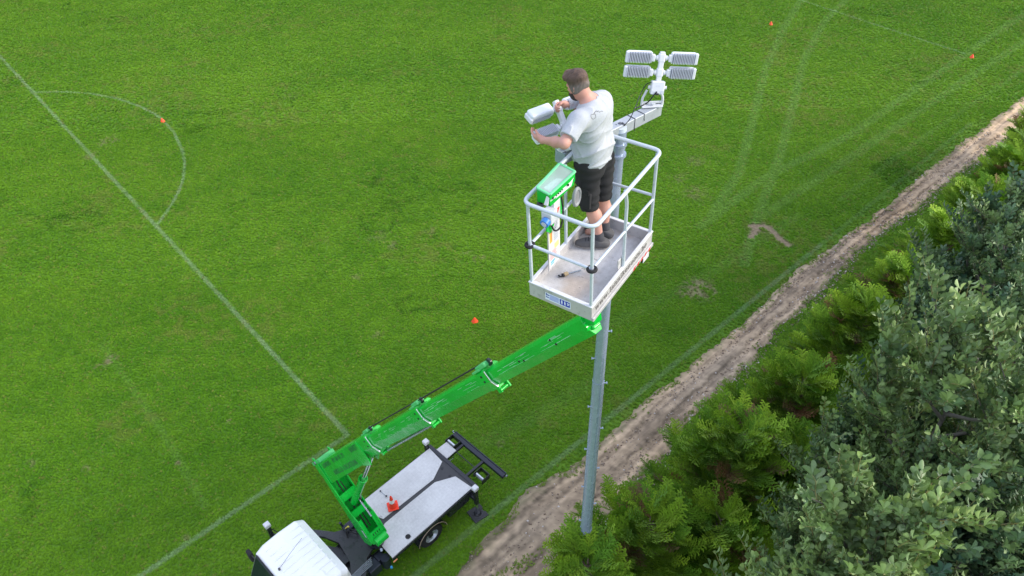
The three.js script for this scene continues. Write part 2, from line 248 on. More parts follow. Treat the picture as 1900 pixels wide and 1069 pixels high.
// the dirt track: a strip with wheel ruts and tread relief
const rut = (s, p, w) => {
  const c = 0.12 * (fbm(s * 0.25, 2, 2) - 0.5); let h = 0.05 * (fbm(s * 1.2, p * 3, 4) - 0.5) + 0.028 * (fbm(s * 7, p * 7, 3) - 0.5);
  for (const [q, dep, wd] of [[0.30 + c, 0.075, 0.09], [0.66 + c, 0.07, 0.10]]) { const u = (w - q) / wd; if (Math.abs(u) < 1.4) { h -= dep * Math.exp(-u * u * 2.2); const on = sstep(0.42, 0.55, fbm(s * 0.35 + q * 30, 5, 2)); h += on * 0.036 * Math.max(0, Math.cos(2 * Math.PI * (s / 0.17 + Math.abs(u) * 0.5))) * Math.exp(-u * u * 2); } }
  return h;
};
{
  const S0 = -9, S1 = 64, ds = 0.045, n = Math.round((S1 - S0) / ds), m = 44, P = [], C = [], I = [];
  for (let i = 0; i <= n; i++) {
    const s = S0 + (S1 - S0) * i / n, [l, r] = trackEdge(s);
    for (let j = 0; j <= m; j++) {
      const w = j / m, p = mix(l, r, w), e = Math.min(w, 1 - w), q = SP(s, p, 0.012 + 0.03 * sstep(0, 0.12, e) + rut(s, p, w) * sstep(0, 0.1, e) * 0.9); q.y = Math.max(q.y, 0.006);
      P.push(q.x, q.y, q.z); const c = dirtCol(s, p, w), gr = (1 - sstep(0.0, 0.16, e + 0.22 * (fbm(s * 4, p * 4, 3) - 0.5))) * 0.55; C.push(mix(c[0], 0.16, gr), mix(c[1], 0.16, gr), mix(c[2], 0.075, gr));
      if (i && j) { const a = i * (m + 1) + j; I.push(a, a - 1, a - m - 2, a, a - m - 2, a - m - 1); }
    }
  }
  const g = new THREE.BufferGeometry(); g.setAttribute('position', new THREE.Float32BufferAttribute(P, 3)); g.setAttribute('color', new THREE.Float32BufferAttribute(C, 3)); g.setIndex(I); g.computeVertexNormals();
  const nv = g.attributes.normal; if (nv.getY(1000) < 0) { const ix = g.index.array; for (let k = 0; k < ix.length; k += 3) { const t = ix[k]; ix[k] = ix[k + 1]; ix[k + 1] = t; } g.computeVertexNormals(); }
  const tr = new THREE.Mesh(g, std(lin(1, 1, 1), 0.97, 0, { vertexColors: true })); tr.name = 'dirt_track'; tr.receiveShadow = tr.castShadow = true; scene.add(tr);
  tag(tr, 'sandy dirt track with wheel ruts along the hedge', null, null, 'structure');
}
// grass: tufts of blades
function bladeTuft(n, len, wid, lean) {
  const P = [], Nn = [], I = [];
  for (let k = 0; k < n; k++) {
    const a = k / n * 6.283 + rr(-0.5, 0.5), l = len * rr(0.6, 1.2), t = lean * rr(0.5, 1.2), dx = Math.cos(a), dz = Math.sin(a), ox = rr(-0.02, 0.02), oz = rr(-0.02, 0.02), w = wid * rr(0.7, 1.3);
    const b = P.length / 3, r1 = Math.sin(t * 0.6) * l * 0.5, h1 = Math.cos(t * 0.6) * l * 0.5, r2 = r1 + Math.sin(t * 1.25) * l * 0.5, h2 = h1 + Math.cos(t * 1.25) * l * 0.5;
    for (const [r, h, s] of [[0, 0, -1], [0, 0, 1], [r1, h1, -0.8], [r1, h1, 0.8], [r2, Math.max(h2, 0.004), 0]]) { P.push(ox + dx * r - dz * s * w / 2, h, oz + dz * r + dx * s * w / 2); const nn = V(-dx * 0.5, 1, -dz * 0.5).normalize(); Nn.push(nn.x, nn.y, nn.z); }
    I.push(b, b + 1, b + 2, b + 1, b + 3, b + 2, b + 2, b + 3, b + 4);
  }
  const g = new THREE.BufferGeometry(); g.setAttribute('position', new THREE.Float32BufferAttribute(P, 3)); g.setAttribute('normal', new THREE.Float32BufferAttribute(Nn, 3)); g.setIndex(I); return g;
}
function instanced(name, geo, mat, items, parent = scene) { // items: [matrix, color]
  const im = new THREE.InstancedMesh(geo, mat, items.length); im.name = parent === scene ? numbered(name) : name;
  items.forEach(([m, c], i) => { im.setMatrixAt(i, m); if (c) im.setColorAt(i, c); }); im.castShadow = im.receiveShadow = true; parent.add(im); return im;
}
{
  const geo = bladeTuft(10, 0.060, 0.013, 1.0), list = [];
  const q = new THREE.Quaternion(), up = V(0, 1, 0), hidden = (x, z) => !(Math.abs(x) < 8 - z * 0.72 && z < -7.2);
  for (const [za, zb, sp, sc] of globalThis.NOGRASS ? [] : [[-7.2, -20, 0.056, 0.95], [-20, -31, 0.072, 1.2], [-31, -50, 0.10, 1.6]]) {
    for (let z = za; z > zb; z -= sp) for (let x = -43; x < 43; x += sp) {
      if (hidden(x, z)) continue;
      const jx = x + rr(-0.6, 0.6) * sp, jz = z + rr(-0.6, 0.6) * sp, [s, p] = toSP(jx, jz);
      let keep = 1, hgt = 1, brown = 0, ax = jx, az = jz;
      if (p > 0.02 && s > -6) {
        const [l, r] = trackEdge(s), w = (p - l) / (r - l);
        if (w > 0 && w < 1) {                            // a few weeds in the track, more at its rim
          const e = Math.min(w, 1 - w) * (r - l); keep = 0.95 * sstep(0.42, 0.58, fbm(s * 4, p * 5, 2)) * (1 - sstep(0.05, 0.28, e)) + 0.8 * sstep(0.60, 0.70, fbm(s * 0.9 + 4, p * 1.7 + 8, 3)) * sstep(0.55, 0.9, w) * sstep(9, 4, s) + 0.5 * sstep(0.63, 0.7, fbm(s * 0.7 + 4, p * 3 + 8, 3)) * sstep(8, 2, s); hgt = 0.8; brown = 0.35;
        } else if (w >= 1) { keep = p > 4.2 ? 0.25 : mix(0.92, 0.5, sstep(0.5, 0.65, fbm(s * 1.2, p * 1.5, 3)) * sstep(16, 6, s)); brown = 0.12 * fbm(s, p, 3); }
        else if (p > 0.12 && s > 2.4 && s < 31 && p < l - 0.02) { // pressed tread marks beside the touchline
          const ph = s / 0.16 - (p - 0.1) * 1.5, fr = ph - Math.floor(ph); if (fr > 0.52) { keep = 0.12; } else { hgt = 1.15; } brown = 0.08; }
      }
      if (rnd() > keep) continue;
      const t = turf(ax, az); if (t.soil > 0.35 && rnd() < t.soil) continue;
      hgt *= (0.86 + 0.28 * fbm(ax * 1.7, az * 1.7, 3)) * (1 + 0.5 * t.lush) * (1 - 0.25 * t.paint);
      const v = rr(0.80, 1.20), y = rnd() < 0.05 ? 0.6 : 0, c = lin(mix(mix(t.col[0], 0.22, brown), 0.2, y) * v, mix(mix(t.col[1], 0.18, brown), 0.2, y) * v, mix(mix(t.col[2], 0.07, brown), 0.05, y) * v);
      q.setFromAxisAngle(up, rnd() * 6.283); const k = sc * rr(0.8, 1.25);
      list.push([M4().compose(V(ax, p > 0.02 && keep < 0.9 && p < 3 ? 0.03 : 0.002, az), q, V(k, k * hgt / Math.sqrt(sc), k)), c]);
    }
  }
  const im = instanced('grass', geo, new THREE.MeshPhysicalMaterial({ color: lin(1, 1, 1), roughness: 0.85, specularIntensity: 0.25, side: THREE.DoubleSide }), list); tag(im, 'short mown green grass covering the football pitch', 'grass', null, 'stuff');
  console.log('grass', list.length);
}

// ---------------------------------------------------------------- the truck with its telescopic platform
const font = await new FontLoader().loadAsync('fonts/droid/droid_sans_bold.typeface.json');
const fontSerif = await new FontLoader().loadAsync('fonts/droid/droid_serif_bold.typeface.json');
const lettering = (s, size, f = font, d = 0.002) => { const g = new TextGeometry(s, { font: f, size, depth: d, curveSegments: 3, bevelEnabled: false }); g.computeBoundingBox(); return plain(g); };
const TO = V(-1.748, 0, -11.266), TF = V(-0.713, 0, 0.701).normalize(), TR = V(-TF.z, 0, TF.x);   // deck rear centre, forward, right
const truck = thing('platform_truck', 'white cab truck with green telescopic boom raising an aluminium work basket', 'truck', TO, Math.atan2(-TF.z, TF.x));
const TL = (x, y, h) => { const p = G(x, y, h).sub(TO); return [p.dot(TF), p.dot(TR)]; };            // pixel on a level -> truck's forward and right
const P = (name, gs, mat, parent = truck) => obj(name, gs, mat, parent);
const checker = tex(256, (u, v) => { const a = u * 8, b = v * 8, o = (Math.floor(a) + Math.floor(b)) % 2, x = a % 1 - 0.5, y = b % 1 - 0.5, p = o ? x + y : x - y, q = o ? x - y : x + y; return 0.25 + 0.75 * (1 - sstep(0.75, 1.05, Math.hypot(p / 0.55, q / 0.16))); }, { srgb: false, repeat: [4, 4] });
const checkTone = tex(1024, (u, v) => { const n = tnoise(u, v, 4, 5), f = tnoise(u, v, 50, 3), sp = tnoise(u, v, 26, 2), gx = Math.abs((u * 24) % 1 - 0.5), gy = Math.abs((v * 24) % 1 - 0.5); let k = 0.84 + 0.16 * (n - 0.5) + 0.10 * (f - 0.5) - 0.025 * sstep(0.40, 0.5, Math.max(gx, gy)); k -= 0.14 * sstep(0.80, 0.9, sp); return [k, k * 1.0, k * 1.005]; }, { repeat: [0.5, 0.5] });
const plateMat = std(lin(0.83, 0.83, 0.81), 0.48, 0.1, { map: checkTone, bumpMap: checker, bumpScale: 0.0015 });
const each = (name, gs, mat, parent = truck) => gs.map((g) => obj(name, g, mat, parent)), eachW = (name, gs, mat, parent = truck) => gs.map((g) => partW(truck, name, g, mat, parent));
const deckY = 1.0;
// deck: two chequer plates either side of a dark channel that forks at the rear
P('deck_plate', flat([TL(820.4, 856.6, deckY), TL(804, 889.5, deckY), TL(711, 963, deckY), [2.45, 0.86], [-0.008, 0.85]].map(([a, b]) => [a, b]), deckY, 0.03, 0), plateMat);
P('deck_plate', flat([TL(845, 884, deckY), TL(876, 905, deckY), TL(728, 1035, deckY), TL(697, 1000, deckY), TL(714, 971, deckY), TL(806.7, 895, deckY)], deckY, 0.03, 0), plateMat);
P('deck_bed', flat([[-0.05, -0.86], [2.5, -0.86], [2.5, 0.85], [-0.05, 0.85]], deckY - 0.012, 0.07), std(lin(0.055, 0.056, 0.06), 0.7, 0, { map: grime }));
each('deck_side_rail', [bx(2.66, 0.09, 0.03, 1.32, 0.925, -0.875), bx(2.66, 0.09, 0.03, 1.32, 0.925, 0.872)], M.black);
P('rear_beam', bx(0.10, 0.12, 1.86, -0.06, 0.945, 0), M.black);
for (const [x, y] of [[820, 868.6], [834.5, 883]]) { const [a, b] = TL(x, y, deckY); P('drain_hole', place(new THREE.CylinderGeometry(0.035, 0.035, 0.012, 20), M4().makeTranslation(a, deckY - 0.009, b)), M.blackGloss); }
{ const [a, b] = TL(757, 996, deckY); const g = new THREE.LatheGeometry([[0.05, -0.03], [0.052, 0.006], [0.064, 0.008], [0.066, 0.002]].map((p) => new THREE.Vector2(...p)), 28); P('filler_ring', place(g, M4().makeTranslation(a, deckY + 0.002, b)), M.black); const c = new THREE.CylinderGeometry(0.05, 0.05, 0.008, 24); P('filler_cap', place(c, M4().makeTranslation(a, deckY + 0.003, b)), M.rubber); }
{ const [a, b] = TL(706, 912, deckY), [c, d] = TL(717, 922, deckY); P('latch_cord', sweep([V(a, deckY + 0.02, b), V((a + c) / 2, deckY + 0.012, (b + d) / 2), V(c, deckY + 0.03, d)], 0.006, 6), M.steel); each('latch_knob', [place(new THREE.SphereGeometry(0.022, 12, 8), M4().makeTranslation(a, deckY + 0.02, b)), place(new THREE.SphereGeometry(0.026, 12, 8), M4().makeTranslation(c, deckY + 0.035, d))], M.black); }
// chassis
each('chassis_beam', [bx(5.2, 0.16, 0.09, 2.4, 0.68, 0.38), bx(5.2, 0.16, 0.09, 2.4, 0.68, -0.38), bx(0.1, 0.12, 0.8, 0.3, 0.70, 0), bx(0.1, 0.12, 0.8, 2.2, 0.70, 0), bx(0.1, 0.12, 0.8, 3.4, 0.70, 0), bx(0.12, 0.12, 1.6, 1.44, 0.36, 0)], M.black);
each('side_locker', [bx(0.7, 0.36, 0.30, 0.5, 0.72, -0.70), bx(0.7, 0.36, 0.30, 0.5, 0.72, 0.70)], M.black);
function wheel(x, z, side) {
  const w = new THREE.Group(); w.name = 'wheel'; truck.add(w); const at = (g) => { g.rotateX(Math.PI / 2); g.translate(x, 0.36, z); return g; };
  const tyre = new THREE.LatheGeometry([[0.20, -0.10], [0.30, -0.115], [0.348, -0.095], [0.36, -0.06], [0.36, 0.06], [0.348, 0.095], [0.30, 0.115], [0.20, 0.10]].map((p) => new THREE.Vector2(...p)), 40);
  obj('tyre', at(tyre), M.rubber, w);
  const rim = new THREE.LatheGeometry([[0.02, -0.02], [0.10, -0.02], [0.13, 0.02], [0.17, 0.03], [0.19, 0.085], [0.205, 0.10], [0.208, 0.09], [0.20, 0.0]].map((p) => new THREE.Vector2(p[0], p[1] * side)), 40);
  obj('rim', at(rim), M.alu, w);
  const nuts = []; for (let k = 0; k < 6; k++) { const a = k / 6 * 6.283; nuts.push(place(new THREE.CylinderGeometry(0.013, 0.013, 0.03, 6).rotateX(Math.PI / 2), M4().makeTranslation(x + 0.08 * Math.cos(a), 0.36 + 0.08 * Math.sin(a), z + side * 0.01))); }
  each('wheel_nut', nuts, M.steel, w);
}
wheel(1.44, -0.72, -1); wheel(1.44, 0.72, 1); wheel(4.75, -0.78, -1); wheel(4.75, 0.78, 1);
for (const sd of [-1, 1]) {
  const arc = (r0, r1, w, z) => { const s = new THREE.Shape(); s.absarc(0, 0, r1, 0.05, Math.PI - 0.05, false); s.absarc(0, 0, r0, Math.PI - 0.05, 0.05, true); const g = new THREE.ExtrudeGeometry(s, { depth: w, bevelEnabled: false, curveSegments: 24 }); g.translate(1.44, 0.40, z); return boxUV(g); };
  const mg = P('mudguard', arc(0.43, 0.455, 0.30, sd > 0 ? 0.58 : -0.88), M.black); const e = []; for (let k = 0; k <= 24; k++) { const a = 0.08 + k / 24 * (Math.PI - 0.16); e.push(V(1.44 + 0.455 * Math.cos(a), 0.40 + 0.455 * Math.sin(a), sd * 0.885)); }
  obj('mudguard_trim', sweep(e, 0.010, 8), std(lin(0.45, 0.36, 0.26), 0.4, 0.3), mg);
}
// rear underrun frame and lamp guards
{
  const y = 0.86, bz0 = -1.16, bz1 = 0.80;
  P('underrun_bar', [bx(0.13, 0.11, bz1 - bz0, -0.82, y, (bz0 + bz1) / 2, 0.02), bx(0.03, 0.03, bz1 - bz0, -0.90, y + 0.05, (bz0 + bz1) / 2)], std(lin(0.012, 0.016, 0.026), 0.35, 0, { roughnessMap: roughTex }));
  for (const z of [-0.42, 0.36]) P('underrun_arm', [bar(V(-0.05, y - 0.02, z), V(-0.80, y - 0.01, z), 0.07, 0.08)], M.black);
  P('tie_rod', rod(V(-0.48, y, -0.44), V(-0.48, y, 0.36), 0.014), M.black);
  for (const [x, z] of [[-0.66, 0.60], [-0.46, -0.72]]) {
    const gd = P('lamp_guard', [bar(V(x + 0.18, y + 0.1, z - 0.16), V(x + 0.18, y + 0.1, z + 0.16), 0.012, 0.012), bar(V(x - 0.1, y + 0.1, z - 0.16), V(x - 0.1, y + 0.1, z + 0.16), 0.012, 0.012), bar(V(x + 0.18, y + 0.1, z - 0.16), V(x - 0.1, y + 0.1, z - 0.16), 0.012, 0.012), bar(V(x + 0.18, y + 0.1, z + 0.16), V(x - 0.1, y + 0.1, z + 0.16), 0.012, 0.012), bx(0.02, 0.17, 0.32, x - 0.1, y + 0.02, z), bx(0.28, 0.17, 0.02, x + 0.04, y + 0.02, z - 0.16), bx(0.28, 0.17, 0.02, x + 0.04, y + 0.02, z + 0.16)], M.black);
    obj('rear_lamp', bx(0.05, 0.13, 0.27, x + 0.10, y + 0.02, z, 0.015), M.lampGrey, gd);
  }
  for (const z of [bz0 - 0.05, bz1 + 0.05]) { P('tow_eye', [place(new THREE.TorusGeometry(0.03, 0.012, 8, 16), M4().makeTranslation(-0.86, y + 0.04, z)), rod(V(-0.84, y, z + (z < 0 ? 0.08 : -0.08)), V(-0.86, y + 0.03, z), 0.012)], M.steel); }
  P('marker_lamp', bx(0.03, 0.04, 0.05, -0.80, y - 0.06, bz0 + 0.12, 0.01), std(lin(0.75, 0.18, 0.02), 0.3));
  const st = P('rear_step', flat([TL(805, 838, 0.93), TL(829, 820, 0.93), TL(846, 836, 0.93), TL(822, 857, 0.93)], 0.93, 0.03), plateMat); const [sx, sz] = TL(826, 838, 0.93);
  obj('step_bracket', [bx(0.02, 0.3, 0.02, sx - 0.14, 0.77, sz - 0.14), bx(0.02, 0.3, 0.02, sx + 0.14, 0.77, sz - 0.14), bx(0.3, 0.02, 0.02, sx, 0.63, sz - 0.14)], M.steel, st);
}
// outriggers
const capMat = std(lin(0.78, 0.79, 0.80), 0.4, 0, { map: grime });
function outrigger(x, z, top, xin, zin) {
  const g = new THREE.Group(); g.name = 'outrigger'; truck.add(g);
  obj('leg', [bx(0.10, top - 0.52, 0.10, x, 0.52 + (top - 0.52) / 2, z, 0.012)], M.black, g); obj('ram', [rod(V(x, 0.06, z), V(x, 0.60, z), 0.034)], M.chrome, g);
  obj('foot', place(new THREE.CylinderGeometry(0.07, 0.10, 0.05, 24), M4().makeTranslation(x, 0.085, z)), M.black, g);
  obj('cap', [bx(0.145, 0.10, 0.145, x, top + 0.05, z, 0.012)], capMat, g); obj('cap_top', [bx(0.11, 0.008, 0.11, x, top + 0.104, z, 0.003)], M.white, g);
  obj('beam', [bar(V(xin, 0.74, zin), V(x, 0.74, z), 0.12, 0.13)], M.black, g); obj('hose', sweep([V(x - 0.06, top - 0.2, z), V(x - 0.13, top - 0.34, z + (zin > z ? 0.06 : -0.06)), V(mix(x, xin, 0.3), 0.70, mix(z, zin, 0.3))], 0.011, 6), M.rubber, g);
}
outrigger(0.09, -1.04, 1.17, 0.12, -0.3); outrigger(0.03, 0.92, 1.20, 0.12, 0.3); outrigger(4.29, 1.86, 1.22, 3.4, 0.35); outrigger(4.29, -1.86, 1.22, 3.4, -0.35);
// black frame between the cab and the deck
const h1 = 0.98, Z4 = (x, y) => TL(440 + x / 3.654, 780 + y / 3.654, h1);
P('turret_frame', flat([Z4(430, 735), Z4(560, 745), Z4(660, 758), Z4(740, 735), Z4(860, 700), Z4(960, 800), Z4(880, 930), Z4(868, 1110), Z4(780, 1110), Z4(765, 960), Z4(690, 830), Z4(590, 790), Z4(450, 765)], h1, 0.09), std(lin(0.04, 0.041, 0.045), 0.62, 0, { map: grime, roughnessMap: roughTex }));
each('engine_block', [bx(0.9, 0.4, 1.1, 3.35, 0.62, -0.1), bx(0.26, 0.22, 0.2, ...((q) => [q[0], 0.86, q[1]])(Z4(720, 950)))], M.blackGloss);
{
  const [a, b] = Z4(760, 725); P('hand_control', [bx(0.30, 0.12, 0.22, a, 1.0, b, 0.03), rod(V(a + 0.1, 1.0, b + 0.1), V(a + 0.14, 1.22, b + 0.12), 0.028)], std(lin(0.018, 0.022, 0.034), 0.45)); P('warning_label', bx(0.10, 0.006, 0.05, a + 0.06, 1.064, b - 0.02, 0.002), std(lin(0.7, 0.6, 0.05), 0.5));
  const c = []; for (let k = 0; k <= 14; k++) { const t = k / 14; c.push(V(a + 0.16 - 0.25 * t, 1.02 + 0.1 * Math.sin(t * 3.14), b - 0.16 + 0.12 * Math.sin(t * 6))); } each('hydraulic_hose', [sweep(c, 0.014, 8), sweep(c.map((v) => V(v.x + 0.04, v.y - 0.02, v.z - 0.05)), 0.014, 8)], M.rubber);
  const tank = (x, y, h, r, l) => { const [p, q] = Z4(x, y); return [place(new THREE.CylinderGeometry(r, r, l, 28), M4().makeTranslation(p, h, q))]; };
  each('oil_tank', [...tank(1000, 920, 0.72, 0.11, 0.36), ...((q) => [bx(0.34, 0.3, 0.28, q[0], 0.68, q[1], 0.03)])(Z4(910, 960)), ...((q) => [bx(0.2, 0.26, 0.2, q[0], 0.72, q[1], 0.02)])(Z4(960, 900))], std(lin(0.016, 0.02, 0.032), 0.35));
  P('tank_cap', [...tank(1040, 972, 0.80, 0.028, 0.05)], std(lin(0.04, 0.28, 0.55), 0.4)); P('tank_cap', [...tank(975, 870, 0.92, 0.032, 0.05)], std(lin(0.62, 0.72, 0.85), 0.4)); P('tank_cap', [...tank(1020, 905, 0.915, 0.035, 0.02)], M.black);
  const [r1, r2] = Z4(1070, 940); P('side_reflector', bx(0.12, 0.04, 0.02, r1, 0.90, r2, 0.005), std(lin(0.8, 0.3, 0.14), 0.35));
  for (let k = 0; k < 5; k++) P('frame_pipe', rod(V(3.0 + 0.02 * k, 1.0, -0.5 - 0.04 * k), V(3.75, 1.0, -0.55 - 0.03 * k), 0.008), M.steel);
}
// cab
{
  const s = new THREE.Shape(); const pts = [[3.80, 0.55], [3.80, 1.70], [3.83, 2.0], [3.95, 2.10], [4.35, 2.135], [4.75, 2.11], [4.90, 2.03], [5.28, 1.30], [5.36, 0.95], [5.36, 0.55]];
  s.moveTo(...pts[0]); for (let i = 1; i < pts.length; i++) s.lineTo(...pts[i]); s.closePath();
  const g = new THREE.ExtrudeGeometry(s, { depth: 1.62, bevelEnabled: true, bevelSize: 0.10, bevelThickness: 0.13, bevelSegments: 6, steps: 1 }); g.translate(0, -0.05, -0.81);
  const cab = P('cab', boxUV(g), M.cabWhite);
  const ribs = []; for (let k = -4; k <= 4; k++) ribs.push(bx(0.92, 0.014, 0.020, 4.33, 2.186 - 0.0012 * k * k, k * 0.175, 0.006)); each('roof_rib', ribs, M.cabWhite, cab);
  const wsx = (a, b) => V(a, b, 0), A = wsx(4.93, 2.06), B = wsx(5.34, 1.28), d = B.clone().sub(A).normalize(), nrm = V(-d.y, d.x, 0); if (nrm.x < 0) nrm.negate();
  const c = A.clone().add(B).multiplyScalar(0.5).addScaledVector(nrm, 0.062); obj('windscreen', place(bx(A.distanceTo(B) * 0.98, 0.03, 1.62, 0, 0, 0, 0.014), basis(d, nrm, d.clone().cross(nrm), c)), M.darkGlass, cab);
  obj('windscreen_seal', [place(bx(A.distanceTo(B) * 1.03, 0.022, 1.68, 0, 0, 0, 0.01), basis(d, nrm, d.clone().cross(nrm), c.clone().addScaledVector(nrm, -0.012)))], M.black, cab);
  for (const z of [-1, 1]) { obj('side_window', bx(0.8, 0.46, 0.02, 4.5, 1.62, z * 0.945, 0.008), M.darkGlass, cab); const mr = obj('mirror', [bx(0.10, 0.34, 0.20, 5.02, 1.62, z * 1.22, 0.04)], M.rubber, cab); each('mirror_arm', [rod(V(5.0, 1.75, z * 0.92), V(5.02, 1.74, z * 1.18), 0.014), rod(V(5.0, 1.45, z * 0.92), V(5.02, 1.5, z * 1.18), 0.014)], M.black, mr); }
  const [ax, az] = TL(518, 1056, 2.2), [bx_, bz] = TL(560, 998, 2.45); obj('antenna', [sweep([V(ax, 2.2, az), V(mix(ax, bx_, 0.5), 2.34, mix(az, bz, 0.5)), V(bx_, 2.44, bz)], 0.004, 6), rod(V(ax, 2.17, az), V(ax, 2.22, az), 0.026)], std(lin(0.08, 0.08, 0.085), 0.5), cab);
  obj('roof_hatch', bx(0.34, 0.03, 0.42, 4.35, 2.195, -0.78, 0.014), M.cabWhite, cab);
}
// ---- tower and boom, in the upright plane through the slewing axis: a outwards, h up, o sideways
const BT = G(694, 992, 1.3), BTip = G(1112, 590, 12.5), BH = BTip.clone().sub(BT).setY(0).normalize(), BNrm = V(-BH.z, 0, BH.x);
const BP = (a, h, o = 0) => BT.clone().addScaledVector(BH, a).addScaledVector(BNrm, o).setY(h);
const W = (name, gs, mat, parent = truck) => partW(truck, name, gs, mat, parent);
const planar = (pts, o, t, bevel = 0.006) => place(slab(pts, t - 2 * bevel, bevel), basis(BH, UP, BNrm, BP(0, 0, o - t / 2 + bevel).setY(0)));
{
  W('slewing_ring', [place(new THREE.CylinderGeometry(0.20, 0.21, 0.14, 40), M4().makeTranslation(BT.x, 1.06, BT.z)), place(new THREE.CylinderGeometry(0.18, 0.18, 0.10, 40), M4().makeTranslation(BT.x, 1.17, BT.z))], M.black);
  const ax = V(-1.46, 1.79, 0).normalize(), T = (t, f) => [ax.x * t + ax.y * f, 1.26 + ax.y * t - ax.x * f];   // t along the tower from its foot, f towards the boom side
  const L = 2.31, tower = new THREE.Group(); tower.name = 'tower'; truck.add(tower);
  const side = [T(-0.06, -0.20), T(-0.10, 0.10), T(0.0, 0.30), T(0.30, 0.33), T(0.62, 0.28), T(0.80, 0.16), T(1.5, 0.10), T(L, 0.10), T(L + 0.10, 0.05), T(L + 0.12, -0.04), T(L, -0.12), T(1.2, -0.16), T(0.4, -0.22)];
  for (const o of [-0.215, 0.215]) { const f = W('side_plate', planar(side, o, 0.028), M.green, tower); W('pivot_pin', place(new THREE.CylinderGeometry(0.045, 0.045, 0.03, 20).rotateX(Math.PI / 2), basis(BH, UP, BNrm, BP(...T(L, 0), o + Math.sign(o) * 0.02))), M.steel, f); }
  const sheet = (t0, t1, f, o0, o1, th) => planar([T(t0, f), T(t1, f), T(t1, f + th), T(t0, f + th)], (o0 + o1) / 2, o1 - o0, 0.003);
  W('back_plate', [sheet(0.0, L - 0.3, -0.13, -0.2, 0.2, 0.02)], M.green, tower);
  eachW('front_plate', [sheet(-0.05, 0.22, 0.27, -0.2, 0.2, 0.02), sheet(0.22, 0.62, 0.26, -0.2, -0.12, 0.02), sheet(0.22, 0.62, 0.26, 0.13, 0.2, 0.02)], M.green, tower);
  W('cross_member', sheet(0.70, 0.86, 0.08, -0.2, 0.2, 0.06), M.green, tower); W('cross_member', sheet(1.16, 1.34, 0.06, -0.2, 0.2, 0.05), M.green, tower); W('cross_member', sheet(1.95, 2.05, 0.02, -0.2, 0.2, 0.05), M.greenDark, tower);
  const slots = []; for (let k = 0; k < 4; k++) slots.push(place(bx(0.018, 0.07, 0.006, 0, 0, 0, 0.002), basis(BNrm, BH.clone().multiplyScalar(ax.x).addScaledVector(UP, ax.y), V(0, 0, 0).addScaledVector(BH, ax.y).addScaledVector(UP, -ax.x).negate(), BP(...T(0.14, 0.293), -0.10 + 0.06 * k))));
  slots.push(place(bx(0.26, 0.02, 0.006, 0, 0, 0, 0.002), basis(BNrm, BH.clone().multiplyScalar(ax.x).addScaledVector(UP, ax.y), V(0, 0, 0).addScaledVector(BH, ax.y).addScaledVector(UP, -ax.x).negate(), BP(...T(0.05, 0.293), 0)))); eachW('slot', slots, M.blackGloss, tower);
  W('type_plate', place(bx(0.05, 0.20, 0.006, 0, 0, 0, 0.002), basis(BH.clone().multiplyScalar(ax.y).addScaledVector(UP, -ax.x), BH.clone().multiplyScalar(ax.x).addScaledVector(UP, ax.y), BNrm, BP(...T(0.28, 0.22), 0.234))), M.lampGrey, tower);
  W('foot_roll', rod(BP(...T(-0.02, 0.38), -0.16), BP(...T(-0.02, 0.38), 0.16), 0.10, 0.10, 24), M.green, tower);
  eachW('hydraulic_hose', [sweep([BP(...T(0.3, 0.1), 0.05), BP(...T(0.8, 0.02), 0.03), BP(...T(1.5, 0.0), 0.05), BP(...T(2.0, 0.02), 0.04)], 0.016, 8), sweep([BP(...T(0.3, 0.1), -0.03), BP(...T(0.9, 0.02), -0.06), BP(...T(1.6, 0.02), -0.02)], 0.014, 8)], M.rubber, tower);
  // lift cylinder
  const c0 = BP(...T(1.02, 0.12)), c1 = BP(0.86, 5.30), d = c1.clone().sub(c0), m1 = c0.clone().addScaledVector(d, 0.56), ram = new THREE.Group(); ram.name = 'lift_cylinder'; truck.add(ram);
  W('barrel', [rod(c0, m1, 0.085, 0.085, 24), rod(m1.clone().addScaledVector(d, -0.03), m1, 0.10, 0.10, 24)], M.green, ram); W('piston_rod', rod(m1, c1, 0.046, 0.046, 20), M.chrome, ram); W('cylinder_valve', place(bx(0.1, 0.16, 0.1, 0, 0, 0), M4().makeTranslation(...c0.clone().addScaledVector(d, 0.07).addScaledVector(BNrm, -0.11).toArray())), M.black, ram);
  W('damper', [rod(BP(...T(0.55, 0.34), -0.1), BP(...T(0.95, 0.26), -0.1), 0.022), rod(BP(...T(0.92, 0.27), -0.1), BP(...T(1.1, 0.24), -0.1), 0.012)], M.steel, tower);
}
// boom: four telescoping sections
const BD = V(0.602, 0.799, 0).normalize(), boomAt = (t, up = 0, o = 0) => { const a = -1.52 + BD.x * t - BD.y * up, h = 2.52 + BD.y * t + BD.x * up; return BP(a, h, o); };   // t metres along the axis
const bX = BH.clone().multiplyScalar(BD.x).addScaledVector(UP, BD.y), bY = BH.clone().multiplyScalar(-BD.y).addScaledVector(UP, BD.x);
const boom = new THREE.Group(); boom.name = 'boom'; truck.add(boom);
const profile = (h, w) => [[-w / 2, h / 2 - 0.03], [-w / 2 + 0.03, h / 2], [w / 2 - 0.03, h / 2], [w / 2, h / 2 - 0.03], [w / 2, -h * 0.06], [w * 0.26, -h / 2], [-w * 0.26, -h / 2], [-w / 2, -h * 0.06]];
const along = (h, w, t0, t1, up = 0) => place(slab(profile(h, w), t1 - t0 - 0.012, 0.006), basis(BNrm, bY, bX.clone().negate(), boomAt(t1 - 0.006, up)));
const SEC = [[0.10, 4.62, 0.42, 0.35], [4.2, 7.50, 0.335, 0.28], [7.0, 10.05, 0.275, 0.225], [9.6, 12.36, 0.225, 0.18]];
